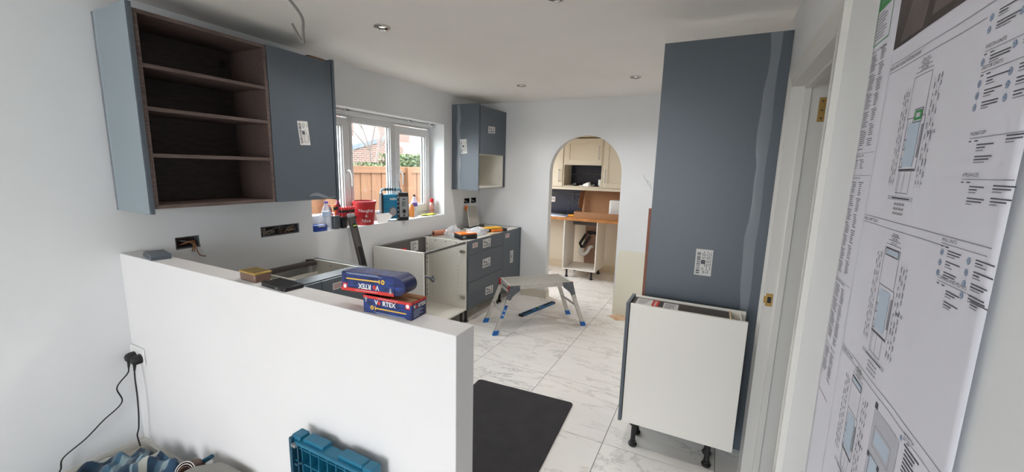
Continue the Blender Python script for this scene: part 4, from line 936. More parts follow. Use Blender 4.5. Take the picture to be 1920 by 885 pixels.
# radio
t = thing('site_radio', 'cyan and black rugged site radio with aerial on the window sill', 'radio', (-.068, 3.045, ZS), R(-34)); t.scale = (.86, .78, 1.06)
part(t, 'body', MB().box(-.055, .035, -.135, .050, .02, .245), cyanp, local=True, bevel=.010)
part(t, 'front_grille', MB().box(.033, .038, -.125, .046, .03, .235), cyanp, local=True, bevel=.003)
g = part(t, 'speaker', MB().lathe([(0, .006), (.030, .010), (.040, .012), (.046, .008), (.047, 0), (0, 0)][::-1], (.037, -.01, .085), 28, axis=(1, 0, 0)), silver, local=True)
part(g, 'speaker_ring', MB().lathe([(.040, .0125), (.044, .0125), (.044, .013), (.040, .013), (.040, .0125)], (.037, -.01, .085), 28, axis=(1, 0, 0)), blackr, local=True)
part(t, 'lettering', text_mb('makita', .032, (.0388, -.005, .205), (0, 1, 0), (0, 0, 1), bold=.001), white, local=True, smooth=False)
for i in range(6): part(t, 'grille_line', MB().box(.038, .0388, -.12, -.06, .05+.03*i, .053+.03*i), teald, local=True)
part(t, 'black_guard', MB().box(-.07, .060, .050, .185, .0, .262), blackr, local=True, bevel=.014, label='black ribbed rubber guard')
part(t, 'black_guard', MB().box(-.07, .055, -.155, -.130, .0, .262), blackr, local=True, bevel=.010)
for i in range(6): part(t, 'guard_rib', MB().box(-.072, .064, .044, .056, .02+.038*i, .032+.038*i), silver, local=True, bevel=.002)
fp = part(t, 'control_panel', MB().box(.059, .063, .066, .172, .035, .225), silver, local=True, bevel=.003, label='silver-grey control panel')
part(fp, 'display', MB().box(.0632, .0645, .105, .145, .135, .185), mat('lcd_display', (120, 128, 122), .2), local=True, bevel=.001)
part(fp, 'knob', MB().cyl((.062, .122, .09), (.080, .122, .09), .021, .018, 22), blackp, local=True); part(fp, 'button', MB().cyl((.062, .122, .05), (.067, .122, .05), .010, n=14), blackp, local=True)
part(fp, 'button_row', MB().box(.0632, .0645, .105, .140, .196, .206).box(.0632, .0645, .10, .107, .13, .18), blackp, local=True)
h = part(t, 'carry_handle', MB().tube([(.0, -.145, .25), (.0, -.14, .283), (.0, -.12, .29), (.0, .08, .29), (.0, .10, .283), (.0, .11, .25)], .012, 10), mat('pale_cyan_handle', (126, 168, 186), .4), local=True, label='pale cyan carry handle')
for i in range(5): part(h, 'grip_rib', MB().box(-.014, .014, -.10+.03*i, -.086+.03*i, .276, .304), blackr, local=True, bevel=.002)
part(t, 'aerial', MB().cyl((.02, .095, .25), (.015, .072, .37), .0028, n=8), blackp, local=True)
bottle(-.115, 3.375, .028, .15, 'small orange juice bottle beside the radio', juice, white, None)
bottle(-.145, 3.455, .033, .235, 'clear water bottle with purple label between radio and yellow card', water, blackp, purple)
t = MB(); rnd = random.Random(5); NN = 18
vs = [(0, 0, .022)]; fs = []
for k in range(1, 4):
    for i in range(NN):
        a = 2*pi*i/NN; rr = k/3; vs.append((.055*rr*cos(a)*(1+.1*sin(3*a)), .125*rr*sin(a)*(1+.08*cos(2*a)), .022*(1-rr)+.006+.014*rr*rr*abs(sin(2*a+.6))))
for i in range(NN): fs.append((0, 1+i, 1+(i+1) % NN))
for k in range(2):
    for i in range(NN): fs.append((1+k*NN+i, 1+(k+1)*NN+i, 1+(k+1)*NN+(i+1) % NN, 1+k*NN+(i+1) % NN))
t.M = Matrix.Translation((-.085, 3.625, ZS-.004)); t.add(vs, fs)
o = solo('snack_packet', t, yelfood, 'yellow crumpled packet lying flat at the right end of sill', 'packet', (-.085, 3.625, ZS)); o.modifiers.new('solid', 'SOLIDIFY').thickness = .002
t = thing('aerosol_can', 'red capped aerosol can in the right corner of sill', 'aerosol', (-.125, 3.735, ZS))
part(t, 'can', MB().lathe([(0, 0), (.026, 0), (.027, .004), (.027, .125), (.022, .134), (0, .134)], (-.125, 3.735, ZS), 26), mat('maroon_can', (140, 52, 46), .35, var=(196, 160, 150), nscale=30))
part(t, 'cap', MB().lathe([(.021, .134), (.0225, .136), (.0215, .178), (0, .180)], (-.125, 3.735, ZS), 24), redp)
part(t, 'neck_ring', MB().lathe([(.0265, .122), (.0275, .126), (.024, .134)], (-.125, 3.735, ZS), 24), chrome)

# ================================================================== on the base units
ZB = .868
t = thing('foil_roll', 'copper coloured roll lying across the drawer unit edge', 'roll', (.2, 3.5, ZB+.002), 0)
ax = Vector((.22, .84, .0)).normalized(); a0 = Vector((.165, 3.385, ZB+.034))
part(t, 'wrap', MB().cyl(a0, a0+ax*.17, .031, n=22), copper); part(t, 'core', MB().cyl(a0-ax*.001, a0+ax*.171, .016, n=16), blackp)
part(t, 'loose_end', MB().tube(smoothpts([a0+ax*.15+Vector((0, 0, .02)), a0+ax*.22+Vector((.04, 0, .0)), a0+ax*.30+Vector((.05, .02, -.01))]), .012, 8), copper)
def bag(c, sx, sy, sz, label, seed):
    rnd = random.Random(seed); m = MB(); A, B = 18, 10; vs = []
    for i in range(A):
        for j in range(B+1):
            th = 2*pi*i/A; ph = pi*j/B-pi/2; k = 1+.22*sin(3*th+seed)*cos(2*ph)+.16*sin(5*th+4*ph+seed*2)+rnd.uniform(-.08, .08)
            vs.append((c[0]+sx*k*cos(ph)*cos(th), c[1]+sy*k*cos(ph)*sin(th), max(ZB+.002, c[2]+sz*k*sin(ph))))
    fs = [(i*(B+1)+j, ((i+1) % A)*(B+1)+j, ((i+1) % A)*(B+1)+j+1, i*(B+1)+j+1) for i in range(A) for j in range(B)]
    return solo('plastic_bag', m.add(vs, fs), bagm, label, 'bag', (c[0], c[1], ZB+.002))
bag((.33, 3.50, ZB+.045), .08, .09, .065, 'crumpled clear plastic bag beside the orange and black box', 1)
bag((.47, 3.78, ZB+.035), .10, .12, .045, 'crumpled clear plastic bag in the middle of the drawer unit', 4)
t = thing('fixings_box', 'black box with orange lid on the front corner of drawer unit', 'box', (.50, 3.52, ZB+.002), R(62))
part(t, 'box_body', MB().box(-.115, .075, -.075, .075, 0, .050), blackp, local=True, bevel=.004)
l = part(t, 'lid', MB().box(-.113, .073, -.073, .073, .050, .062), orange, local=True, bevel=.004)
part(l, 'lid_label', MB().box(-.02, .06, -.05, .03, .0622, .0628), stickm, local=True)
part(t, 'front_badge', MB().box(-.095, -.06, -.0765, -.0748, .015, .038), silver, local=True)
for x in (-.02, .03): part(t, 'box_ridge', MB().box(x, x+.006, -.0775, -.0748, .004, .048), blackr, local=True)
t = thing('organiser_case', 'open organiser case with yellow bins on the corner unit', 'case', (.452, 4.105, ZB+.003), R(61))
part(t, 'tray', MB().box(-.165, .165, -.095, .095, 0, .030), blackp, local=True, bevel=.004)
for i in range(4):
    for j in range(2): part(t, 'yellow_bin', MB().box(-.135+.064*i, -.077+.064*i, -.06+.062*j, -.002+.062*j, .018, .043), yellow, local=True, bevel=.003)
part(t, 'orange_latch', MB().box(-.06, .09, -.118, -.095, .006, .030), orange, local=True, bevel=.004)
part(t, 'latch_plate', MB().box(-.14, -.09, -.0965, -.0948, .008, .022), silver, local=True)
lid = thing('clear_cover', 'clear plastic cover with orange catch leaning on the left wall', 'cover', (.1, 4.28, ZB+.002))
A_, B2, C2, D_ = Vector((.15, 4.11, ZB+.022)), Vector((.13, 4.36, ZB+.022)), Vector((.018, 4.46, 1.115)), Vector((.022, 4.24, 1.13))
nrm = (B2-A_).cross(D_-A_).normalized()
part(lid, 'clear_panel', MB().prism([A_, B2, C2, D_], nrm*.003), mat('clear_lid_plastic', (206, 200, 190), .2, alpha=.62)); part(lid, 'lid_frame', MB().tube([A_, B2, C2, D_, A_+Vector((0, .001, .001))], .005, 8), mat('frosted_frame', (216, 212, 204), .3))
part(lid, 'orange_catch', MB().lathe([(0, -.004), (.016, -.004), (.018, 0), (.016, .006), (0, .006)], D_+Vector((.006, -.02, -.012)), 16, axis=(.6, -.2, .4)).hexa([D_+Vector(v) for v in ((-.005, -.03, -.06), (.01, -.03, -.06), (.01, -.005, -.06), (-.005, -.005, -.06))], [D_+Vector(v) for v in ((-.005, -.03, 0), (.01, -.03, 0), (.01, -.005, 0), (-.005, -.005, 0))]), orange)
solo('timber_offcut', rotbox(MB(), .560, 3.93, R(80), -.055, .055, -.045, .045, ZB+.001, ZB+.009), woodp, 'pale timber offcut on front edge of drawer unit', 'offcut', (.56, 3.93, ZB+.001), bevel=.001)

# ================================================================== utility room through the arch
YW = 5.97
def shaker(t, x0, x1, z0, z1, hx=None, hz=None, name='door'):
    d = part(t, name, MB().box(x0, x1, YW-.02, YW-.001, z0, z1), creamd, bevel=.001)
    w = .075; holed(m := MB(), 'y', YW-.027, YW-.0195, (x0, x1), (z0, z1), [(x0+w, x1-w, z0+w, z1-w)]); part(d, 'door_frame', m, creamd, bevel=.001)
    if hx: part(d, 'handle', MB().box(hx-.007, hx+.007, YW-.06, YW-.05, hz-.095, hz+.095).box(hx-.006, hx+.006, YW-.052, YW-.026, hz-.09, hz-.078).box(hx-.006, hx+.006, YW-.052, YW-.026, hz+.078, hz+.09), alu, bevel=.002)
t = thing('utility_wall_unit', 'cream wall cupboard with bar handle left of the open niche', 'cupboard', (.35, 6.14, 1.35)); part(t, 'carcass', MB().box(.05, .655, YW, 6.318, 1.35, 2.07), creamd); shaker(t, .052, .653, 1.352, 2.068, .597, 1.52)
t = thing('utility_niche_unit', 'cream bridging cupboard over the open niche, seen through arch', 'cupboard', (.96, 6.14, 1.35))
part(t, 'side_panel', MB().box(.660, .676, YW-.02, 6.3, 1.35, 2.07), creamd); part(t, 'side_panel', MB().box(1.25, 1.266, YW-.02, 6.3, 1.35, 2.07), creamd)
part(t, 'niche_shelf', MB().box(.676, 1.25, YW-.018, 6.3, 1.35, 1.366), creamd); part(t, 'cupboard_box', MB().box(.676, 1.25, YW, 6.3, 1.68, 2.07), creamd); shaker(t, .678, 1.248, 1.682, 2.068, 1.205, 1.862)
t = thing('utility_tall_wall_unit', 'cream wall cupboard with bar handle right of the open niche', 'cupboard', (1.6, 6.14, 1.35)); part(t, 'carcass', MB().box(1.27, 1.90, YW, 6.318, 1.35, 2.07), creamd); shaker(t, 1.272, 1.898, 1.352, 2.068, 1.312, 1.525)
solo('pelmet_board', MB().box(.05, 1.90, YW-.028, YW+.10, 1.308, 1.347), creamd, 'long cream pelmet under the utility wall cupboards', 'pelmet', (1.0, YW, 1.308), bevel=.002)
solo('cornice', MB().prism([(.05, YW+.05, 2.072), (.05, YW-.05, 2.105), (.05, YW-.05, 2.12), (.05, YW+.05, 2.12)], (1.85, 0, 0)), creamd, 'cream cornice along the top of utility cupboards', 'cornice', (1.0, YW, 2.072))
t = thing('splashback', 'dark navy sparkly panels behind the utility worktop', 'splashback', (.9, 6.31, .91))
for i in range(5):
    for z0, z1 in ((.908, 1.222), (1.226, 1.54), (1.544, 1.72)):
        part(t, 'panel', MB().box(-.29+.52*i, -.29+.52*i+.516, 6.304, 6.316, z0, z1), splash, bevel=.0015)
rnd = random.Random(12); k = MB()
for i in range(60):
    x = rnd.gauss(.80, .10); z = rnd.gauss(1.08, .07)
    if .91 < z < 1.2: rr = rnd.uniform(.0012, .0035); k.cyl((x, 6.3035, z), (x, 6.3028, z), rr, n=6)
part(t, 'glitter', k, speck, stuff=True)
t = thing('utility_socket', 'white double wall socket on the navy splashback', 'socket', (.375, 6.30, 1.12)); part(t, 'plate', MB().box(.33, .42, 6.294, 6.3035, 1.078, 1.166), white, bevel=.003)
for x in (.358, .392): part(t, 'switch', MB().box(x-.010, x+.010, 6.290, 6.2945, 1.108, 1.138), silver, bevel=.001)
solo('utility_worktop', MB().box(-.29, 2.44, 5.70, 6.302, .866, .905), worktop, 'oak worktop in the utility room beyond the arch', 'worktop', (1.0, 6.0, .866), bevel=.003)
# niche clutter
items = [((.74, 6.02), .11, .03, .014, 25, white, 'white remote control at the left of the niche pile', 'remote control'), ((.80, 6.05), .13, .03, .05, -20, blackp, 'black gadget leaning at the left of niche pile', 'gadget'),
         ((.86, 6.02), .10, .05, .025, 40, blackp, 'flat black adapter in the niche pile', 'adapter'), ((.93, 6.03), .07, .035, .018, 10, white, 'small white box low in the niche pile', 'adapter'),
         ((1.00, 6.08), .08, .05, .04, -30, blackp, 'black charger block mid niche pile', 'charger'), ((1.02, 6.01), .12, .045, .065, -28, white, 'largest white gadget tilted up in niche pile', 'gadget'),
         ((1.09, 6.03), .10, .04, .035, 15, silver, 'grey gadget right of the large white one', 'gadget'), ((1.16, 6.02), .09, .03, .018, -8, blackp, 'black cable end at the right of niche pile', 'cable')]
for (c, l, w, h, a, m, lb, ct) in items:
    x, y = c; d = Vector((cos(R(a)), sin(R(a)), 0)); m0 = MB(); rotbox(m0, x, y, R(a), -l/2, l/2, -w/2, w/2, 1.3665, 1.3665+h*.6)
    m0 = MB(); P0 = lambda u, v, s: (x+cos(R(a))*u-sin(R(a))*v, y+sin(R(a))*u+cos(R(a))*v, s)
    m0.hexa([P0(-l/2, -w/2, 1.3665), P0(l/2, -w/2, 1.3665), P0(l/2, w/2, 1.3665), P0(-l/2, w/2, 1.3665)], [P0(-l/2+.004, -w/2, 1.3665+h*.5), P0(l/2-.004, -w/2, 1.3665+h), P0(l/2-.004, w/2, 1.3665+h), P0(-l/2+.004, w/2, 1.3665+h*.5)])
    o = solo({'remote control': 'remote_control'}.get(ct, ct), m0, m, lb, ct, (x, y, 1.3665), bevel=.004)
k = MB(); rnd = random.Random(2)
for i in range(5): k.tube(smoothpts([(.72+rnd.uniform(0, .45), 6.13+rnd.uniform(0, .1), 1.372+rnd.uniform(0, .02)) for _ in range(5)]), .004, 6)
solo('tangled_cables', k, blackp, 'tangle of thin black cables in the open niche', 'cable', (.95, 6.18, 1.3665))
t = thing('white_canister', 'white cylindrical canister at the right of open niche', 'canister', (1.215, 6.06, 1.3665)); part(t, 'canister_body', MB().cyl((1.215, 6.06, 1.3665), (1.215, 6.06, 1.455), .032, n=24), white, bevel=.003); part(t, 'lid', MB().cyl((1.215, 6.06, 1.456), (1.215, 6.06, 1.472), .033, n=24), white, bevel=.002)
# big cardboard box open on the worktop
t = thing('cardboard_box', 'large shallow cardboard box with lid raised on utility worktop', 'box', (1.3, 5.95, .9055))
part(t, 'front_side', MB().box(.925, 1.75, 5.750, 5.754, .906, 1.0), cardm); part(t, 'left_side', MB().box(.925, .929, 5.754, 6.14, .906, 1.0), cardm); part(t, 'right_side', MB().box(1.746, 1.75, 5.754, 6.14, .906, 1.0), cardm)
part(t, 'bottom', MB().box(.929, 1.746, 5.754, 6.14, .906, .910), card_in); part(t, 'lid', MB().hexa([(.925, 6.14, .906), (1.75, 6.14, .906), (1.75, 6.144, .906), (.925, 6.144, .906)], [(.935, 6.24, 1.295), (1.76, 6.24, 1.295), (1.76, 6.244, 1.295), (.935, 6.244, 1.295)]), cardm)
part(t, 'lid_side_flap', MB().prism([(.93, 6.14, 1.0), (.935, 6.235, 1.295), (.905, 6.12, 1.29), (.895, 6.07, 1.15), (.90, 6.05, 1.04)], (.003, 0, 0)), card_in)
t = thing('polystyrene_block', 'white polystyrene packing block standing in the cardboard box', 'packing', (1.6, 5.92, .911))
part(t, 'block', MB().box(1.415, 1.735, 5.86, 5.99, .911, 1.185), white, bevel=.012); part(t, 'raised_pad', MB().box(1.44, 1.72, 5.845, 5.86, .93, 1.15), white, bevel=.006)
solo('open_catalogue', MB().hexa([(.50, 5.73, .906), (.80, 5.72, .906), (.80, 5.86, .906), (.50, 5.87, .906)], [(.50, 5.73, .914), (.80, 5.72, .911), (.80, 5.86, .911), (.50, 5.87, .914)]), paperm, 'white booklet lying on the utility worktop edge', 'booklet', (.65, 5.8, .906))
t = thing('yellow_screwdriver', 'yellow handled screwdriver on booklets left of the cardboard box', 'screwdriver', (.8, 5.80, .92)); part(t, 'handle', MB().cyl((.82, 5.80, .930), (.91, 5.80, .930), .014, .017, 14), mat('amber_handle', (222, 160, 48), .3)); part(t, 'shaft', MB().cyl((.68, 5.81, .925), (.82, 5.80, .930), .005, n=10), silver); part(t, 'collar', MB().cyl((.80, 5.8, .929), (.822, 5.8, .930), .012, n=12), bluep)
solo('black_tray', MB().box(.30, .86, 5.92, 6.20, .906, .935), blackp, 'shallow black tray at the back of utility worktop', 'tray', (.6, 6.05, .906), bevel=.006)
for k, (a, x, y, m, lb) in enumerate(((4, .56, 5.90, silver, 'long silver tool on the booklets in utility room'), (-6, .62, 5.84, inkb, 'blue-grey pen on the booklets in utility room'))):
    solo('hand_tool', rotbox(MB(), x, y, R(a), -.14, .14, -.008, .008, .9145+.0*k, .926), m, lb, 'tool', (x, y, .915), bevel=.003)
# open unit under it
t = thing('utility_base_unit', 'open white base unit on black legs beyond the arch', 'cabinet', (1.05, 5.95, 0))
part(t, 'side_panel', MB().box(.797, .813, 5.702, 6.20, .125, .862), mel, bevel=.001); part(t, 'side_panel', MB().box(1.292, 1.308, 5.702, 6.20, .125, .862), mel, bevel=.001)
part(t, 'base_panel', MB().box(.813, 1.292, 5.702, 6.20, .125, .141), mel, bevel=.001); part(t, 'top_rail', MB().box(.813, 1.292, 6.10, 6.116, .76, .86), greyback, label='dark grey back rail')
for x, y in ((.86, 5.74), (1.245, 5.74), (.86, 6.15), (1.245, 6.15)): leg_at(t, x, y, .125)
t = thing('sink_waste', 'black and white waste trap on the wall inside the open utility unit', 'pipe', (1.0, 6.25, .3))
part(t, 'black_pipe', MB().tube([(.985, 6.25, .60), (.895, 6.24, .44), (.94, 6.22, .38)], .022, 12), blackp); part(t, 'black_pipe', MB().tube([(1.05, 6.25, .57), (.985, 6.24, .46), (.96, 6.22, .38)], .022, 12), blackp)
part(t, 'white_trap', MB().tube(smoothpts([(.93, 6.22, .37), (.93, 6.2, .30), (.98, 6.2, .275), (1.03, 6.21, .32), (1.06, 6.23, .39), (1.09, 6.29, .40)]), .028, 12), white)
k = MB(); rnd = random.Random(6)
for i in range(4): k.tube(smoothpts([(1.0+.2*q/4, 6.27, .62+rnd.uniform(-.03, .03)) for q in range(5)]), .012, 8)
part(t, 'hose_bundle', k, blackp)

# ================================================================== plans taped to the right wall
XP = 3.0405
t = thing('plan_sheet', 'large white printed kitchen plan taped to the wall right of the doorway', 'plan', (XP, .87, .80))
# slightly wavy sheet with creases, the right edge curling off the wall
m = MB(); ny, nz_ = 34, 30; vs = []
def px_(y, z):
    d = .0012+.0012*abs(sin((y-.02*z)*17))+.001*sin(z*7+y*5)
    if y < .66: d += (.66-y)**1.5*.08
    return XP-d*1.0
for i in range(ny+1):
    for j in range(nz_+1):
        y = .587+(1.148-.587)*i/ny; z = .80+(2.25-.80)*j/nz_; vs.append((px_(y, z), y, z))
m.add(vs, [(i*(nz_+1)+j, i*(nz_+1)+j+1, (i+1)*(nz_+1)+j+1, (i+1)*(nz_+1)+j) for i in range(ny) for j in range(nz_)])
sh = part(t, 'sheet', m, paperm); sh.modifiers.new('solid', 'SOLIDIFY').thickness = .0003
def pl(y, z, k=0): return (px_(y, z)-.0006-k*.0002, y, z)
def rule(mb, y0, z0, y1, z1, w=.0009, seg=12, k=0):
    n = max(1, int(max(abs(y1-y0), abs(z1-z0))*60)); dy, dz = y1-y0, z1-z0; L = math.hypot(dy, dz) or 1; py, pz = -dz/L*w/2, dy/L*w/2
    for i in range(n):
        a, b = i/n, (i+1)/n; ya, za, yb_, zb = y0+dy*a, z0+dz*a, y0+dy*b, z0+dz*b
        mb.poly([pl(ya+py, za+pz, k), pl(yb_+py, zb+pz, k), pl(yb_-py, zb-pz, k), pl(ya-py, za-pz, k)])
def rect(mb, y0, y1, z0, z1, k=0):
    n = max(1, int(abs(y1-y0)*60)); nzz = max(1, int(abs(z1-z0)*30))
    for i in range(n):
        for j in range(nzz):
            a, b = y0+(y1-y0)*i/n, y0+(y1-y0)*(i+1)/n; c, d = z0+(z1-z0)*j/nzz, z0+(z1-z0)*(j+1)/nzz
            mb.poly([pl(a, c, k), pl(a, d, k), pl(b, d, k), pl(b, c, k)])
def outline(mb, y0, y1, z0, z1, w=.0009, k=0):
    rule(mb, y0, z0, y1, z0, w, k=k); rule(mb, y0, z1, y1, z1, w, k=k); rule(mb, y0, z0, y0, z1, w, k=k); rule(mb, y1, z0, y1, z1, w, k=k)
def txt(mb, s, y, z, size, align='LEFT', k=1):
    tb = text_mb(s, size, (0, 0, 0), (1, 0, 0), (0, 1, 0), depth=0, align=align)
    mb.add([(px_(y-v.x, z+v.y)-.0006-k*.0002, y-v.x, z+v.y) for v in tb.v], [f[::-1] for f in tb.f])
K = {n: MB() for n in ('black', 'grey', 'pale', 'blue', 'paleblue', 'green', 'dark', 'light', 'red')}
rnd = random.Random(21)
# dark photograph and green panel at the top
rect(K['dark'], .64, 1.018, 1.827, 2.20); 
K['light'].poly([pl(.99, 1.832, 2), pl(.90, 1.832, 2), pl(.875, 1.90, 2), pl(.93, 1.96, 2)][::-1]); K['light'].poly([pl(.87, 1.84, 2), pl(.80, 1.84, 2), pl(.80, 1.95, 2), pl(.85, 1.93, 2)][::-1])
outline(K['green'], 1.058, 1.146, 1.866, 1.99, .0022); rect(K['green'], 1.058, 1.146, 1.932, 1.99, 1)
for z in (1.945, 1.955): txt(K['pale'], 'ii ll ir ll', 1.13, z, .008, k=3)
for i in range(9): rule(K['black'], 1.138, 1.924-.006*i, 1.138-rnd.uniform(.03, .065), 1.924-.006*i, .0016)
# left column of instructions
def col(y, w, z0, z1, key='black', ind=.006, step=.0042, th=.0015, grp=6):
    z = z0; i = 0
    while z > z1:
        first = i % grp == 0
        if i % grp != grp-1: rule(K[key], y-(0 if first else ind), z, y-w*rnd.uniform(.62, 1), z, th)
        z -= step; i += 1
txt(K['black'], 'INSTALLER INSTRUCTIONS', 1.143, 1.852, .0065)
col(1.144, .045, 1.844, 1.655, grp=9); col(1.092, .036, 1.850, 1.66, grp=7)
txt(K['black'], 'CUSTOMER ALERTS', 1.146, 1.640, .0065); col(1.144, .018, 1.632, 1.61); col(1.115, .035, 1.632, 1.615)
rule(K['grey'], 1.146, 1.6455, 1.03, 1.6455); rule(K['grey'], 1.146, 1.600, 1.03, 1.600)
txt(K['black'], 'CUSTOMER NOTES', 1.146, 1.594, .0065)
col(1.144, .036, 1.585, 1.38, grp=7); col(1.095, .034, 1.585, 1.39, grp=8)
txt(K['black'], 'REASON FOR CHANGES', 1.143, 1.366, .0065); rule(K['grey'], 1.146, 1.3705, 1.03, 1.3705)
col(1.140, .042, 1.357, 1.235, grp=8); col(1.092, .034, 1.355, 1.225, grp=9)
txt(K['black'], 'DATE OF ISSUE AND REVISION', 1.140, 1.216, .006); col(1.136, .036, 1.208, 1.15, 'grey', 0, .0034, grp=9); col(1.09, .032, 1.206, 1.14, 'grey', 0, .0034, grp=9)
rule(K['red'], 1.136, 1.10, 1.06, 1.10, .0028)
# fold line between the column and the plans
rule(K['pale'], 1.020, .82, 1.020, 1.82, .0014)
# page rules and titles
for z, a, b in ((1.800, 1.016, .60), (1.785, 1.016, .708), (1.5245, 1.016, .60), (1.512, 1.016, .685), (1.2565, 1.016, .60), (1.245, 1.016, .70)): rule(K['grey'], a, z, b, z, .0012)
txt(K['black'], 'BASE UNIT ANNOTATIONS PLAN', 1.016, 1.7925, .0085); txt(K['black'], 'WALL UNIT PLAN', 1.016, 1.518, .0085); txt(K['black'], 'WORKTOP PLAN', 1.016, 1.2505, .0085)
def planpic(yc, z0, s=1, furn=1):
    y0, y1 = yc+.032*s, yc-.030*s
    rect(K['pale'], yc+.055, yc-.045, z0-.012, z0-.005)
    rule(K['black'], yc+.035, z0-.0085, yc-.035, z0-.0085, .0022, k=1)
    outline(K['grey'], y0, y1, z0+.118, z0+.182, .0013); outline(K['grey'], y0-.003, y1-.004, z0+.035, z0+.118, .0016); outline(K['grey'], y0-.006, y1+.008, z0, z0+.035, .0013)
    rule(K['black'], y0-.012, z0+.0, y0-.012, z0+.035, .0008); rule(K['black'], y0-.03, z0+.0, y0-.03, z0+.035, .0008)
    rule(K['black'], y0-.002, z0+.037, y1-.002, z0+.037, .003)
    for i in range(3):
        w = (.03, .024, .018)[i]; rule(K['black'], yc+w, z0+.188+.007*i, yc-w, z0+.188+.007*i, .0008); txt(K['black'], '2799 2799', yc, z0+.1905+.007*i, .0058, 'CENTER')
        txt(K['black'], '600 600 600 600', yc, z0-.018-.0075*i, .006, 'CENTER')
    for sgn in (1, -1):
        for q in (0, 1, 2):
            y = yc+sgn*(.042+.009*q); rule(K['grey'], y, z0+.01, y, z0+.17, .0006); z = z0+.015
            while z < z0+.165:
                d = rnd.uniform(.004, .012); rule(K['black'], y+sgn*.003, z, y+sgn*.003, z+d, .0016); z += d+rnd.uniform(.003, .012)
    for z in (z0+.05, z0+.075, z0+.098): 
        rect(K['paleblue'], y0-.008, y0-.016, z, z+.007, 1); rect(K['paleblue'], y1+.016, y1+.009, z+.006, z+.012, 1)
    outline(K['black'], y0-.003, y0-.012, z0+.042, z0+.055, .0014); outline(K['black'], y0-.003, y0-.012, z0+.070, z0+.085, .0014)
    rect(K['grey'], y1+.003, y1-.004, z0+.055, z0+.105, 1)
    rect(K['paleblue'], yc+.02, yc-.02, z0+.042, z0+.112, 0)
    if furn:
        rect(K['green'], yc+.004, yc-.022, z0+.113, z0+.128, 1); outline(K['black'], yc+.006, yc-.024, z0+.110, z0+.130, .0012, 2); rect(K['pale'], yc-.002, yc-.016, z0+.117, z0+.124, 2)
    else: outline(K['black'], yc+.026, yc-.026, z0+.17, z0+.181, .0018, 2); rect(K['paleblue'], yc+.024, yc-.024, z0+.172, z0+.179, 1)
    txt(K['black'], 'Wall A', yc-.062, z0+.09, .009, 'CENTER')
planpic(.862, 1.572, 1, 1); planpic(.852, 1.300, 1, 0); planpic(.905, 1.045, .9, 0)
# item lists to the right
def items_list(y, z, n, w=.045, dot=True, key='blue'):
    for i in range(n):
        zz = z-i*.0135
        if dot:
            c = MB(); r_ = .0036; K['blue'].poly([pl(y+r_*cos(2*pi*q/12), zz-.002+r_*1.2*sin(2*pi*q/12), 0) for q in range(12)]); K['pale'].poly([pl(y+r_*.72*cos(2*pi*q/12), zz-.002+r_*.88*sin(2*pi*q/12), 1) for q in range(12)]); rect(K['blue'], y+.0014, y-.0014, zz-.0036, zz-.0002, 2)
        rule(K['black'], y-.014, zz+.0018, y-.014-w*rnd.uniform(.75, 1), zz+.0014, .0015); rule(K['black'], y-.014, zz-.0018, y-.014-w*rnd.uniform(.3, .85), zz-.0018, .0015); rule(K['grey'], y-.014, zz-.0050, y-.014-w*rnd.uniform(.3, .6), zz-.0050, .0013)
def head(y, z, s, w=.10):
    txt(K['black'], s, y, z+.003, .0062); rule(K['grey'], y, z-.002, y-w, z-.002, .0009); rule(K['black'], y, z-.0055, y-.006, z-.0055, .0015); rule(K['black'], y-.012, z-.0055, y-.02, z-.0055, .0015)
head(.700, 1.862, 'BASE UNITS', .11); items_list(.698, 1.846, 3); items_list(.640, 1.848, 3)
head(.700, 1.786, 'CORNERS', .11) if False else None
items_list(.698, 1.784, 2); head(.698, 1.800-.0, ' ', .0) if False else None
items_list(.640, 1.786, 2)
head(.697, 1.746, 'WIDTH UNITS', .11); items_list(.697, 1.7345, 1); items_list(.640, 1.740, 1)
head(.695, 1.722, 'DECOR UNITS', .11); items_list(.694, 1.7095, 3, .042); items_list(.637, 1.712, 3, .042)
head(.690, 1.646, 'WORKTOP', .10); items_list(.685, 1.634, 2, .04, False); items_list(.632, 1.640, 1, .04, False)
head(.688, 1.598, 'APPLIANCES', .10); items_list(.682, 1.586, 2, .036, False); items_list(.636, 1.588, 2, .04, False)
head(.705, 1.517, 'WALL UNITS', .10); items_list(.700, 1.506, 3, .034, True); items_list(.638, 1.506, 4, .04, True)
head(.697, 1.434+.036, 'CORNICE AND PELMETS', .09); items_list(.686, 1.434+.024, 2, .036, False); items_list(.632, 1.434+.026, 1, .036, False)
# bottom page: worktop drawing
rect(K['pale'], .812, .715, .98, 1.226, 0); outline(K['grey'], .80, .735, 1.165, 1.20, .0012, 1); rect(K['paleblue'], .795, .74, 1.172, 1.195, 1)
rect(K['paleblue'], .80, .765, 1.08, 1.15, 1); outline(K['black'], .80, .765, 1.08, 1.15, .0012, 2)
for y, z in ((.806, 1.150), (.765, 1.150), (.806, 1.085), (.765, 1.08), (.745, 1.135), (.738, 1.12), (.745, 1.05)): rect(K['black'], y+.004, y-.004, z-.008, z+.001, 3)
rect(K['black'], .812, .802, 1.226, 1.236, 1); txt(K['black'], 'Worktop', .758, 1.10, .008)
head(.706, 1.243, 'WORKTOP', .09); col(.70, .05, 1.232, 1.05, 'black', .004, .006, .0026, 9); items_list(.712, 1.236, 1, .001)
mm = dict(black=ink, grey=inkg, pale=inkl, blue=inkb, paleblue=inkbl, green=green, dark=photom, light=photol, red=mat('faded_red_ink', (190, 160, 166), .8))
nm = dict(black='black_print', grey='grey_lines', pale='pale_tint', blue='blue_rings', paleblue='blue_tint', green='green_print', dark='photograph', light='photograph_highlight', red='red_line')
for kk, mbb in K.items():
    if mbb.f: part(sh, nm[kk], mbb, mm[kk], smooth=False, stuff=True)
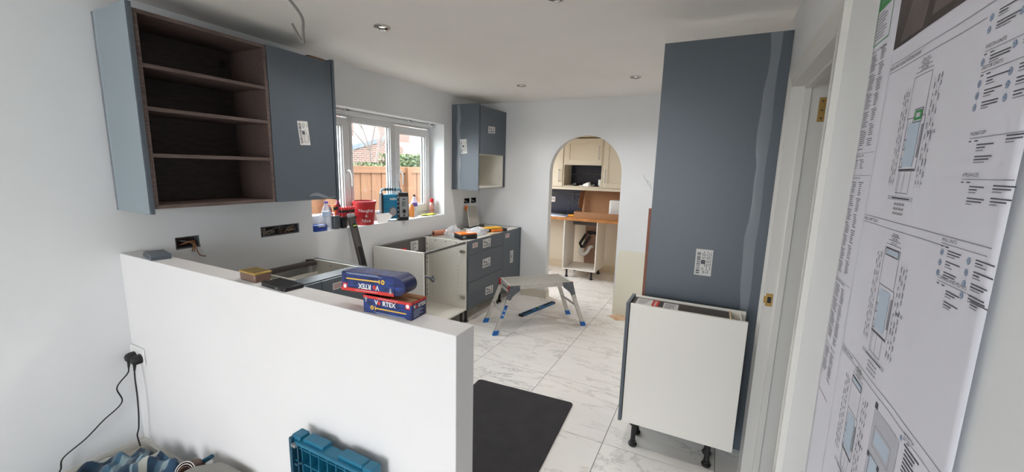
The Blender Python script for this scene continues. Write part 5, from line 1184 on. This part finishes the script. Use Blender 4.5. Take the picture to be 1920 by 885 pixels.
for z in (2.22, .84): part(t, 'tape', MB().box(XP-.0035, XP-.003, 1.12, 1.165, z-.012, z+.012), film)
solo('hanging_wire_end', MB().tube([(XP-.002, 1.10, .80), (XP-.006, 1.105, .84), (XP-.004, 1.10, .88)], .0012, 6), wireb, 'thin brown string at the lower left edge of the plan sheet', 'string', (XP, 1.1, .8))

# ================================================================== outside the window
struct('ground', MB().box(-60, -.3, -30, 60, -.5, -.35).box(-.3, 4, -14, BX-.15, -.5, -.03), [grassm])
t = thing('garden_fence', 'orange timber board fence with posts beyond the window', 'fence', (-2.55, 6, -.35))
bm0 = MB(); bm0.box(-.009, .009, -.0575, .0575, 0, 1.86); me = mesh_of('board', bm0, fencem, smooth=False)
for i in range(92):
    o = bpy.data.objects.new('board', me); COL.objects.link(o); o.parent = t; o.location = (.018*(i % 2)*.55, -5.4+.119*i, 0)
for i in range(6):
    y = 6.07-1.83*(i-2) if False else .58+1.83*i
    part(t, 'post', MB().box(-2.545, -2.445, y-.055, y+.055, -.35, 1.57), fencem, bevel=.004)
part(t, 'cap_rail', MB().box(-2.59, -2.50, .55, 11.6, 1.545, 1.585), fencem, bevel=.003); part(t, 'top_rail', MB().box(-2.528, -2.50, .55, 11.6, 1.47, 1.545), fencem)
# neighbours
def hwin(t, x, y0, y1, z0, z1, tilt=0):
    f = part(t, 'window', MB().box(x-.02, x+.05, y0, y0+.08, z0, z1).box(x-.02, x+.05, y1-.08, y1, z0, z1).box(x-.02, x+.05, y0+.08, y1-.08, z0, z0+.08).box(x-.02, x+.05, y0+.08, y1-.08, z1-.08, z1).box(x-.02, x+.05, (y0+y1)/2-.03, (y0+y1)/2+.03, z0+.08, z1-.08), upvc)
    part(f, 'pane', MB().box(x-.01, x+.01, y0+.08, y1-.08, z0+.08, z1-.08), winblue)
t = thing('brick_house', 'red brick house with large pale window beyond the fence', 'house', (-17, 18, -.35))
part(t, 'wall', MB().box(-24, -17, 13.5, 40, -.35, 8.5), brickm); hwin(t, -17, 18.0, 19.9, 3.3, 4.7); hwin(t, -17, 23.0, 24.0, 3.2, 4.9); hwin(t, -17, 25.3, 26.6, 3.3, 4.8); hwin(t, -17, 15.0, 16.2, 3.3, 4.7)
part(t, 'roof', MB().prism([(-16.5, 13.2, 8.5), (-24.5, 13.2, 8.5), (-20.5, 13.2, 11)], (0, 27, 0)), rooft)
t = thing('brick_outbuilding', 'low brick outbuilding with grey slate verge left in the window', 'outbuilding', (-9, 11, -.35))
part(t, 'gable_wall', MB().prism([(-9, 9.2, -.35), (-9, 13.3, -.35), (-9, 13.3, 2.35), (-9, 12.6, 2.62), (-9, 9.2, 1.75)], (-3, 0, 0)), brickm)
part(t, 'slate_verge', MB().prism([(-8.95, 9.0, 1.72), (-8.95, 12.6, 2.64), (-8.95, 12.6, 2.80), (-8.95, 9.0, 1.90)], (-3.2, 0, 0)), slate)
t = thing('tiled_extension', 'low extension with red tiled roof right in the window', 'extension', (-9.5, 15, -.35))
part(t, 'wall', MB().box(-12.5, -9.6, 13.6, 17.5, -.35, 1.9), brickm); part(t, 'roof', MB().prism([(-9.3, 13.35, 1.95), (-12.8, 13.35, 1.95), (-12.8, 13.35, 2.75), (-11.2, 13.35, 2.75)], (0, 4.3, 0)), rooft)
part(t, 'gutter', MB().tube([(-9.25, 13.3, 1.93), (-9.25, 17.7, 1.93)], .05, 8), slate)
def leafy(name, c, sx, sy, sz, n, label, mt_, seed):
    rnd = random.Random(seed); t = thing(name, label, 'hedge', (c[0], c[1], -.35)); m = MB()
    for i in range(n):
        p = Vector((c[0]+rnd.uniform(-sx, sx), c[1]+rnd.uniform(-sy, sy), c[2]+rnd.uniform(-sz, sz)*1)); a = Vector((rnd.gauss(0, 1), rnd.gauss(0, 1), rnd.gauss(0, 1))).normalized()*.05; b = a.orthogonal().normalized()*.03
        m.poly([p-a, p+b, p+a, p-b])
    part(t, 'foliage', m, leafm, stuff=True, smooth=False); part(t, 'stem', MB().tube([(c[0], c[1], -.35), (c[0], c[1], c[2])], .05, 8), barkm)
leafy('garden_hedge', (-4.4, 8.6, .95), .35, 1.0, .95, 5200, 'clipped green hedge above the fence in the right pane', leafm, 3)
leafy('garden_shrub', (-4.6, 7.05, .9), .3, .45, .75, 1500, 'loose pale shrub above the fence in the middle pane', leafm, 9)
t = thing('bare_tree', 'bare winter tree with thin branches in the middle pane', 'tree', (-6.5, 9.0, -.35)); rnd = random.Random(17); m = MB(); tw = MB()
def branch(p, d, L, r, dep):
    q_ = p+d*L; (m if dep > 2 else tw).cyl(p, q_, r, r*.7, 6 if dep > 2 else 4, caps=False)
    if dep == 0: return
    for _ in range(3 if dep > 1 else 2):
        nd = (d+Vector((rnd.uniform(-.7, .7), rnd.uniform(-.7, .7), rnd.uniform(-.2, .5)))).normalized(); branch(q_, nd, L*rnd.uniform(.6, .85), r*.65, dep-1)
branch(Vector((-6.5, 9.0, -.35)), Vector((0, .05, 1)).normalized(), 1.5, .06, 5)
part(t, 'trunk', m, barkm); part(t, 'twigs', tw, barkm, stuff=True)
t = thing('palm_tree', 'spiky pale green palm crown at upper right in window', 'palm', (-8.4, 14.1, -.35))
part(t, 'trunk', MB().tube([(-8.4, 14.1, -.35), (-8.4, 14.15, 2.9)], .09, 10), barkm)
rnd = random.Random(30)
for i in range(26):
    a = 2*pi*i/26*1.0+rnd.uniform(-.1, .1); el = rnd.uniform(-.4, 1.1); L = rnd.uniform(.6, .85); d = Vector((cos(a)*cos(el), sin(a)*cos(el), sin(el))); b = Vector((-8.4, 14.15, 2.95)); w = d.orthogonal().normalized()*.025
    mid = b+d*L*.55; tip = b+d*L-Vector((0, 0, .18)); part(t, 'frond', MB().add([b-w, b+w, mid+w, mid-w, tip], [(0, 1, 2, 3), (3, 2, 4)]), palmm, smooth=False)
